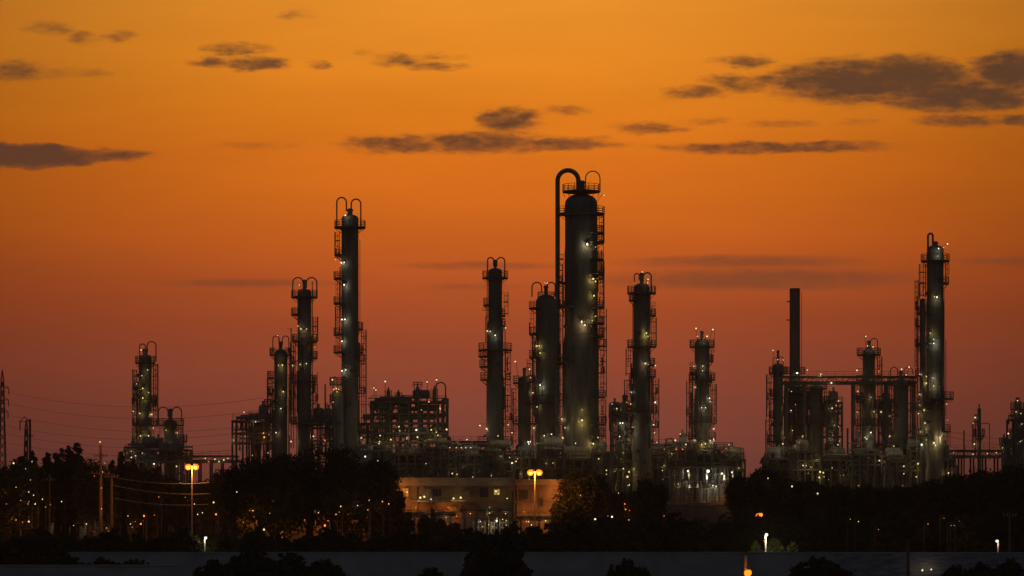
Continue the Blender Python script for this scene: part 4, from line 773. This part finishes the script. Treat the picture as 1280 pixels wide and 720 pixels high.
b = MB(); q = pt(654, 618, 398); b.box((q.x, 398, q.z), (1.3, .8, 1.3)); b.build('transformer', 'steel', tp)
b = MB(); b.box(((q.x + pt(643, 0, 398).x) / 2, 398, q.z - .8), (2.0, .15, .15)); b.build('bracket', 'steel', tp)
pole('utility_pole', 'dark pole standing in front of the blue grey wall', 1135, 674, 286, [], .16)
pole('utility_pole', 'faint pole behind the wall near the right edge', 1262, 640, 330, [(645, 1.6)], .12)
# lamps that graze the orange lit left poles (sodium head fixed to the tall pole)
o = bpy.data.objects['utility_pole']
lamp(o, pt(126, 556, 400) + Vector((0, -.7, .4)), 'sodium', 160, .8, off=(.9, -1.2, -.3))
p = pt(131, 610, 400); lamp(o, p + Vector((-.2, -2.0, 0)), 'sodium', 220, .4, off=(.3, -1.6, 0)); lamp(o, pt(128, 636, 400) + Vector((0, -1, 0)), 'sodium', 160, .5, off=(.5, -1.8, 0))

def pylon(name, label, x, y, D, hb, ht, nseg, arms, lean=0):
    T = pt(x, y, D); o = thing(name, (T.x, D, 0), label, 'pylon', 'lattice pylons'); b = MB(); s = D / F; H = T.z
    def cor(k, z): f = z / H; h = (hb * (1 - f) + ht * f) * s; return Vector((T.x + lean * f + h * (-1, 1, 1, -1)[k], D + h * (-1, -1, 1, 1)[k], z))
    for k in range(4): b.tube([cor(k, 0), cor(k, H * .93), (T.x + lean, D, H)], .13, 4)
    for j in range(nseg):
        z0, z1 = H * .93 * j / nseg, H * .93 * (j + 1) / nseg
        for k in range(4): b.tube([cor(k, z0), cor((k + 1) % 4, z1)], .07, 4); b.tube([cor((k + 1) % 4, z0), cor(k, z1)], .07, 4)
    b.build('tower', 'steel', o)
    for ya, w_ in arms:
        z = pt(0, ya, D).z; b = MB(); b.tube([(T.x - w_, D, z), (T.x, D - .6, z + .9), (T.x + w_, D, z)], .09, 4); b.tube([(T.x - w_, D, z), (T.x + w_, D, z)], .09, 4); ca = b.build('crossarm', 'steel', o)
        for sx in (-1, 1): b = MB(); b.tube([(T.x + sx * w_, D, z), (T.x + sx * w_, D, z - 1.6)], .12, 6); b.build('insulator', 'galv', ca)
    return o
pylon('pylon', 'tall lattice pylon at the left edge', 3, 462, 700, 5.5, 1.2, 16, [(485, 1.6), (500, 1.5), (515, 1.4)])
pylon('pylon', 'small leaning lattice pylon beside a bare pole', 31, 525, 520, 3, 1.2, 10, [(527, .9)], .3)
pole('utility_pole', 'bare dark pole beside the small leaning pylon', 37.5, 524, 520, [(545, 1.4)], .26, m='steel')
def wire(label, P_, r, m='wire', sag=1.5, group='power lines', n=14):
    A, B = [pt(*q) for q in P_]; ce = (A + B) / 2; b = MB()
    b.tube([(A.lerp(B, k / n)) - Vector((0, 0, sag * 4 * (k / n) * (1 - k / n))) for k in range(n + 1)], r, 4)
    o = b.build('power_line', m); tag(o, label, 'power line', group); return o
for i, (ya, yb) in enumerate([(489, 497), (503, 512), (517, 530), (531, 536), (541, 547), (552, 556)]):
    wire('faint distant power line strung from the left edge pylon', [(3, ya, 700), (330, yb, 640)], .035, sag=3)
for i, (ya, yb) in enumerate([(596, 603), (606, 617), (622, 630)]):
    wire(['upper', 'middle', 'lowest'][i] + ' orange lit power line left of the twin headed lamp', [(139.5, ya, 401), (262, yb, 395)], .035, 'galv', .5)
for i, y in enumerate((625, 638, 646)):
    wire(['upper', 'middle', 'lowest'][i] + ' dark power line crossing in front of the pale buildings', [(470, y - 2, 400), (760, y, 396)], .05, 'wire', .4)
for ya, yb in ((538, 550), (545, 556)):
    wire('faint distant power line at the far right above the low pipe rack', [(1180, ya, 640), (1330, yb, 700)], .045, sag=1)

# ------------------------------------------------------------------ wall in front
D = 294
def wall(name, label, x0, x1, D, H, m, th=.4, piers=0, coping=True, group=None):
    A = pt(x0, 0, D).x; B = pt(x1, 0, D).x; o = thing(name, ((A + B) / 2, D, 0), label, 'wall', group)
    b = MB(); b.box(((A + B) / 2, D, (H - .12) / 2), (B - A, th, H - .12)); b.build('panel', m, o)
    if coping: b = MB(); b.box(((A + B) / 2, D, H - .06), (B - A, th + .16, .12)); b.build('coping', 'concrete', o)
    b = MB(); x = A + 3
    while x < B: b.box((x, D - th / 2 - .004, (H - .14) / 2), (.05, .012, H - .16)); x += 4.2
    b.build('panel_joint', m, o)
    n = piers
    for k in range(n): x = A + (B - A) * (k + .5) / n; b = MB(); b.box((x, D - th / 2 - .05, (H - .14) / 2), (.5, .14, H - .14)); b.build('pier', m, o)
    return o
wall('concrete_wall', 'smooth grey concrete wall along the bottom of the picture', 85, 1042, 294, 2.5, 'concrete', piers=0)
bw = wall('block_wall', 'rough blue grey wall at bottom right behind a dark pole', 1042, 1330, 294, 2.47, 'block')
b = MB()
for k in range(8): b.box((pt(1186, 0, 294).x, 293.76, .25 + k * .29), (pt(1330, 0, 294).x - pt(1042, 0, 294).x, .07, .05))
b.build('block_courses', 'block', bw)
for q in [(1153, 713, 'warm', 20, .6), (1164, 712, 'warm', 12, .5)]: p = pt(q[0], q[1], 293); lamp(bw, p, q[2], q[3], q[4], off=(0, -.3, .2))
lw = wall('low_wall', 'low pale concrete wall in the bottom left corner', -60, 225, 276, 1.7, 'concrete')

# ------------------------------------------------------------------ trees
def leaves(cl, n, size, seed, squash=.8, thin=0.0, fly=(1, 1, 1, 1.15)):
    r = np.random.RandomState(seed); cl = np.array(cl); wts = cl[:, 3] ** 2 * np.where(cl[:, 2] < thin * cl[:, 2].max(), .22, 1.0); wts /= wts.sum()
    idx = r.choice(len(cl), n, p=wts); d = r.normal(size=(n, 3)); d /= np.linalg.norm(d, axis=1)[:, None]
    rad = cl[idx, 3] * r.uniform(.25, 1.12, n) ** .5 * r.choice(fly, n)
    d[:, 2] *= squash; c = cl[idx, :3] + d * rad[:, None]
    a = r.normal(size=(n, 3)); a /= np.linalg.norm(a, axis=1)[:, None]; b_ = np.cross(a, r.normal(size=(n, 3))); b_ /= np.linalg.norm(b_, axis=1)[:, None]
    sz = size * r.uniform(.5, 1.2, n)[:, None]
    v = np.stack([c - a * sz, c - b_ * sz * .45, c + a * sz, c + b_ * sz * .45], 1).reshape(-1, 3)
    return v
def leaf_mesh(name, v, m):
    n = len(v) // 4; me = bpy.data.meshes.new(name); me.vertices.add(len(v)); me.vertices.foreach_set('co', v.astype(np.float32).ravel())
    me.loops.add(n * 4); me.loops.foreach_set('vertex_index', np.arange(n * 4, dtype=np.int32)); me.polygons.add(n)
    me.polygons.foreach_set('loop_start', np.arange(0, n * 4, 4, dtype=np.int32)); me.materials.append(MAT[m]); me.update(calc_edges=True); return me
def tree_meshes(kind, seed, m='leaf'):
    """unit tree: height 1, crown half width about 1 (scaled per tree)"""
    r = random.Random(seed); cl = []; b = MB()
    if kind == 'round':
        for k in range(120):
            a = r.uniform(0, 6.283); e = r.uniform(-1, 1); q = r.uniform(.5, .92); h = .53 + (.39 if e > 0 else .42) * e * q; rr_ = math.sqrt(max(0, 1 - (e * q) ** 2)) * q * r.uniform(.7, 1.05)
            cl.append((rr_ * math.cos(a), rr_ * math.sin(a), h, r.uniform(.09, .19)))
        n = 15000
    elif kind == 'cone':
        tops = [(r.uniform(-.45, .45), r.uniform(-.45, .45), r.uniform(.8, 1.0)) for _ in range(4)]
        for tx, ty, th in tops:
            for k in range(34):
                t = r.random() ** .75; a = r.uniform(0, 6.283); q = (1 - t) ** .6 * r.uniform(.2, .62) + .04
                cl.append((tx * (.4 + .6 * t) + q * math.cos(a), ty + q * math.sin(a), (.25 + .73 * t) * th, .04 + .09 * (1 - t) * r.uniform(.5, 1)))
        n = 9000
    elif kind == 'bush':
        for k in range(55):
            a = r.uniform(0, 6.283); q = r.uniform(0, 1) ** .6; cl.append((q * math.cos(a), q * math.sin(a), (.2 + .58 * r.random()) * math.sqrt(1.02 - q * q * .75), r.uniform(.09, .2)))
        for k in range(26): a = r.uniform(0, 6.283); q = r.uniform(.1, .95); cl.append((q * math.cos(a), q * math.sin(a), r.uniform(.8, 1.0) * math.sqrt(1.02 - q * q * .8), r.uniform(.03, .07)))
        n = 7000
    hs = {'round': .9, 'cone': .9, 'bush': .8}[kind]
    b.tube([(0, 0, 0), (.02, 0, hs * .35), (-.02, .02, hs * .7)], [.045, .034, .018], 8) if kind != 'bush' else b.tube([(0, 0, 0), (.02, 0, .4), (0, 0, .6)], [.05, .035, .01], 6)
    for k in range(16):
        c = cl[k * 3]; z0 = r.uniform(.25, .6) * hs; b.tube([(0, 0, z0), (c[0] * .5, c[1] * .5, z0 + (c[2] - z0) * .6), (c[0], c[1], c[2])], [.022, .012, .004], 5)
    return cl, n, b, r
PR = {}
def proto(kind, seed, W, H, m='leaf'):
    k = (kind, seed, m)
    if k in PR: return PR[k]
    cl, n, b, r = tree_meshes(kind, seed, m)
    # crown built in unit space stretched to W,H with leaves of real size
    cl2 = [(x * W, y * W, z * H, q * (W + H * .6) / 1.6) for x, y, z, q in cl]
    v = leaves(cl2, int(n * (1.0 if kind != 'round' else min(2.2, W / 5))), .3, seed, thin=.52 if kind == 'round' else 0, fly=(1, 1, 1.25, 1.6) if kind == 'bush' else (1, 1, 1.1, 1.3))
    cm = leaf_mesh('crown', v, m)
    tm = bpy.data.meshes.new('trunk'); tm.from_pydata([(x * W if abs(x) > .05 else x * H, y * W if abs(y) > .05 else y * H, z * H) for x, y, z in b.v], [], b.f); tm.materials.append(MAT['bark']); tm.update()
    PR[k] = (cm, tm, W, H); return PR[k]
def tree(name, label, x, ytop, hwpx, D, kind, seed, cat='tree', group='dark trees', m='leaf', W0=None, H0=None):
    s = D / F; H = pt(0, ytop, D).z; W = hwpx * s
    cm, tm, W_, H_ = proto(kind, seed, W0 or W, H0 or H, m)
    o = thing(name, (pt(x, 0, D).x, D, 0), label, cat, group)
    f = (W / W_, W / W_, H / H_); rz = rnd.uniform(0, 6.28)
    for me, nm in ((cm, 'crown'), (tm, 'trunk')):
        c = bpy.data.objects.new(nm, me); col.objects.link(c); c.parent = o; c.scale = f; c.rotation_euler = (0, 0, rz)
    return o
gl = 'trees left of the twin headed lamp'
tl = [(6, 574, 22, 'round', 'dark round tree in the left corner under the lattice pylon'), (33, 562, 19, 'round', 'dark tree under the small leaning pylon'), (57, 553, 17, 'cone', 'pointed dark tree right of the bare pole'), (70.5, 548.5, 15, 'cone', 'tallest pointed tree of the left group'),
      (93, 551, 18, 'cone', 'bushy topped tree just left of the tall orange lit pole'), (112, 561, 16, 'round', 'rounded dark tree touching the tall orange lit pole'), (141, 563, 12, 'cone', 'narrow pointed tree above the shorter orange lit pole'), (156, 553, 13, 'cone', 'spiky tree at the left foot of the yellow lit column'),
      (178, 574, 18, 'round', 'dark tree below the yellow lit left column'), (204, 584, 17, 'round', 'dark tree below the short vessel with bent pipes'), (262, 588, 17, 'round', 'dark tree just right of the left twin headed lamp'), (283, 577, 17, 'round', 'dark tree at the left shoulder of the big round tree')]
tl += [(20, 568, 16, 'cone', 'ragged dark tree between the two lattice pylons'), (46, 563, 15, 'cone', 'ragged dark tree left of the pointed tree by the bare pole'), (82, 560, 15, 'cone', 'ragged dark tree right of the tallest pointed tree of the left group'), (128, 572, 15, 'round', 'dark tree behind the foot of the tall orange lit pole'), (167, 572, 14, 'cone', 'ragged dark tree under the low cluttered frame'), (192, 582, 15, 'cone', 'ragged dark tree below the gap between yellow column and short vessel'), (222, 588, 15, 'round', 'dark tree left behind the left twin headed lamp'), (243, 596, 15, 'round', 'dark tree directly behind the left twin headed lamp')]
for i, (x, y, hw, k, lab) in enumerate(tl): tree('tree', lab, x, y, hw * 1.15, 417 + 3 * (i % 5), k, 100 + i % 4, group=gl, W0=2.0, H0=15)
tb = 'broad trees left of the pale building'
tree('broad_tree', 'huge broad round crowned tree, middle and highest of the big group', 386, 549, 84, 372, 'round', 201, group=tb)
tree('broad_tree', 'broad round tree forming the left side of the big tree group', 328, 559, 58, 366, 'round', 202, group=tb)
tree('broad_tree', 'broad round tree forming the right side of the big tree group', 449, 566, 56, 368, 'round', 203, group=tb)
tree('broad_tree', 'lower dark tree overlapping the left end of the long pale building', 481, 606, 30, 374, 'round', 204, group=tb)
tc_ = 'trees in front of the widest column'
tree('tree', 'dark tree with uneven crown right of the orange lit pale building', 731, 581, 38, 392, 'round', 205, group=tc_)
tree('tree', 'smaller dark tree below the pale patched column', 777, 606, 28, 396, 'round', 206, group=tc_)
tree('tree', 'dark tree at the left end of the white lit structure', 812, 589, 24, 400, 'round', 207, group=tc_)
tree('tree', 'dark tree edge framing the orange lit pale building from the right', 703, 622, 17, 388, 'round', 206, group=tc_)
for x0, x1, y0, y1, lab in [(500, 566, 641, 645, 'low pipe rack before the left half of the long pale building'), (578, 640, 636, 640, 'low pipe rack before the right half of the long pale building'), (648, 700, 646, 650, 'low pipe rack before the orange lit pale building')]:
    bridge('pipe_rack', lab, x0, x1, y0, y1, 512, [x0 + 3 + k * (x1 - x0 - 6) / 4 for k in range(5)], 'low pipe racks before the pale buildings', 4, 2, [(x0 + 10, y1 + 2, 'sodium', 120, .6), (x0 + 34, y1 + 1, 'yellow', 80, .7), (x1 - 8, y1 + 2, 'warm', 60, .5)])
ts = 'saplings in front of the pale building'
for x, y, hw, lab in [(510, 636, 12, 'leftmost dark sapling against the pale building'), (530, 640, 12, 'dark sapling under the first pair of yellow wall lamps'), (550, 645, 12, 'dark sapling left of the pale stair block'), (567, 652, 11, 'low dark sapling next to the pale stair block'), (541, 632, 6, 'thin pointed dark sapling below the yellow wall lamps')]:
    tree('sapling', lab, x, y, hw, 470, 'cone', 300 + int(x) % 2, group=ts, W0=1.8, H0=8)
rt = [(934, 583, 24), (962, 577, 27), (1000, 592, 27), (1036, 596, 26), (1070, 600, 26), (1104, 600, 25), (1138, 597, 26), (1172, 590, 28), (1208, 582, 30), (1243, 576, 30), (1276, 570, 30)]
rl = ['tree at the left end of the right dark wood, against the white lit structure', 'tallest crown left of the narrow column in the right dark wood', 'tree below the chimney in the right dark wood', 'tree below the hoop frame in the right dark wood', 'tree left of the pipe bridge column in the right dark wood', 'tree below the middle pipe bridge column in the right dark wood', 'tree below the unlit column in the right dark wood', 'tree below the right tall column in the dark wood', 'tree below the thin vent stack in the right dark wood', 'tree below the stubby vessel in the right dark wood', 'highest tree of the dark wood at the right edge']
for i, (x, y, hw) in enumerate(rt): tree('tree', rl[i], x, y, hw + 6, 405 + 4 * (i % 3), 'round', 210 + i % 3, group='trees of the right dark wood', W0=3.4, H0=12)
hl = 'low dark tree in the unlit row behind the concrete wall'
x = 640; i = 0
while x < 1310:
    y = 642 + 5 * math.sin(i * 1.7) + (10 if x < 700 else 0) - (6 if x > 1000 else 0); tree('low_tree', hl, x, y, 24 + 4 * (i % 3), 338 + 3 * (i % 4), 'bush', 220 + i % 3, group='row of low trees behind the wall', W0=2.6, H0=6); x += 29; i += 1
x = -10; i = 0
while x < 640:
    y = 664 + 5 * math.sin(i * 2.1); tree('low_shrub', 'low dark shrub in the left row behind the concrete wall', x, y, 17 + 3 * (i % 3), 330 + 3 * (i % 4), 'bush', 224 + i % 3, group='row of low shrubs behind the wall, left part', W0=1.8, H0=4); x += 30; i += 1
tree('lit_shrub', 'green shrub lit by the small white post lamp', 968, 673, 12, 323, 'bush', 231, 'shrub', m='leaf_light', group='lit shrubs'); tree('lit_shrub', 'smaller faintly lit green shrub right of the lit one', 991, 678, 8, 322, 'bush', 232, 'shrub', m='leaf_light', group='lit shrubs')
tree('lit_shrub', 'narrow lit green shrub left of the small white post lamp', 945, 677, 6, 322, 'bush', 233, 'shrub', m='leaf_light', group='lit shrubs')
gb = 'bushes in front of the wall'
for x, y, hw, D, lab in [(268, 700, 26, 262, 'leftmost dark bush of the bottom left clump'), (312, 686, 36, 264, 'big dark bush hiding the wall below the big tree group'), (360, 692, 34, 260, 'dark bush in the middle of the bottom left clump'), (405, 700, 26, 262, 'rightmost dark bush of the bottom left clump'), (540, 710, 20, 256, 'low dark bush cut by the bottom edge, left of the tall bush'), (620, 664, 38, 268, 'tall dark bush covering the wall below the pale building'), (783, 699, 17, 258, 'small dark bush at bottom centre right'), (766, 706, 10, 257, 'tiny dark bush left of the small bottom bush'), (803, 708, 12, 257, 'tiny dark bush right of the small bottom bush'), (1022, 696, 34, 262, 'dark bush covering the join of the smooth and rough walls'), (1196, 706, 17, 262, 'low dark bush before the rough wall'), (1228, 703, 20, 262, 'dark bush before the rough wall near right edge'), (1262, 698, 20, 264, 'dark bush in the bottom right corner'), (130, 697, 26, 284, 'dark bush between the low wall and the grey wall'), (170, 699, 22, 284, 'low bush at the right end of the low bottom left wall'), (60, 684, 40, 286, 'dark bush mass at the bottom left edge'), (5, 680, 36, 286, 'dark bush in the bottom left corner')]:
    tree('bush', lab, x, y, hw, D, 'bush', 240 + int(x) % 3, 'bush', group=gb, W0=2.4, H0=3.2)
# far woods along the horizon
r = np.random.RandomState(4); n = 26000; xs = r.uniform(-700, 700, n); ys = r.uniform(1500, 1700, n)
hh = 9 + 3 * np.sin(xs / 23) + 2 * np.sin(xs / 7.3); zs = r.uniform(0, 1, n) ** .6 * hh
a = r.normal(size=(n, 3)); a /= np.linalg.norm(a, axis=1)[:, None]; b_ = r.normal(size=(n, 3)); c = np.stack([xs, ys, zs], 1)
v = np.stack([c - a * 1.6, c - b_ * .8, c + a * 1.6, c + b_ * .8], 1).reshape(-1, 3)
o = bpy.data.objects.new('far_woods', leaf_mesh('far_woods', v, 'leaf')); col.objects.link(o); tag(o, 'far dark woods along the horizon behind the refinery', 'woods', kind='stuff')

# ------------------------------------------------------------------ evening haze over the plain
hm = bpy.data.materials.new('haze'); hm.use_nodes = True; t = hm.node_tree; t.nodes.clear()
ho = t.nodes.new('ShaderNodeOutputMaterial'); hv = t.nodes.new('ShaderNodeVolumePrincipled')
hv.inputs['Color'].default_value = (.85, .80, .74, 1); hv.inputs['Density'].default_value = 0.00014; hv.inputs['Anisotropy'].default_value = 0.55
t.links.new(hv.outputs[0], ho.inputs['Volume']); MAT['haze'] = hm
b = MB(); b.box((0, 860, 44.5), (2400, 1960, 91)); o = b.build('haze', 'haze'); tag(o, kind='stuff')
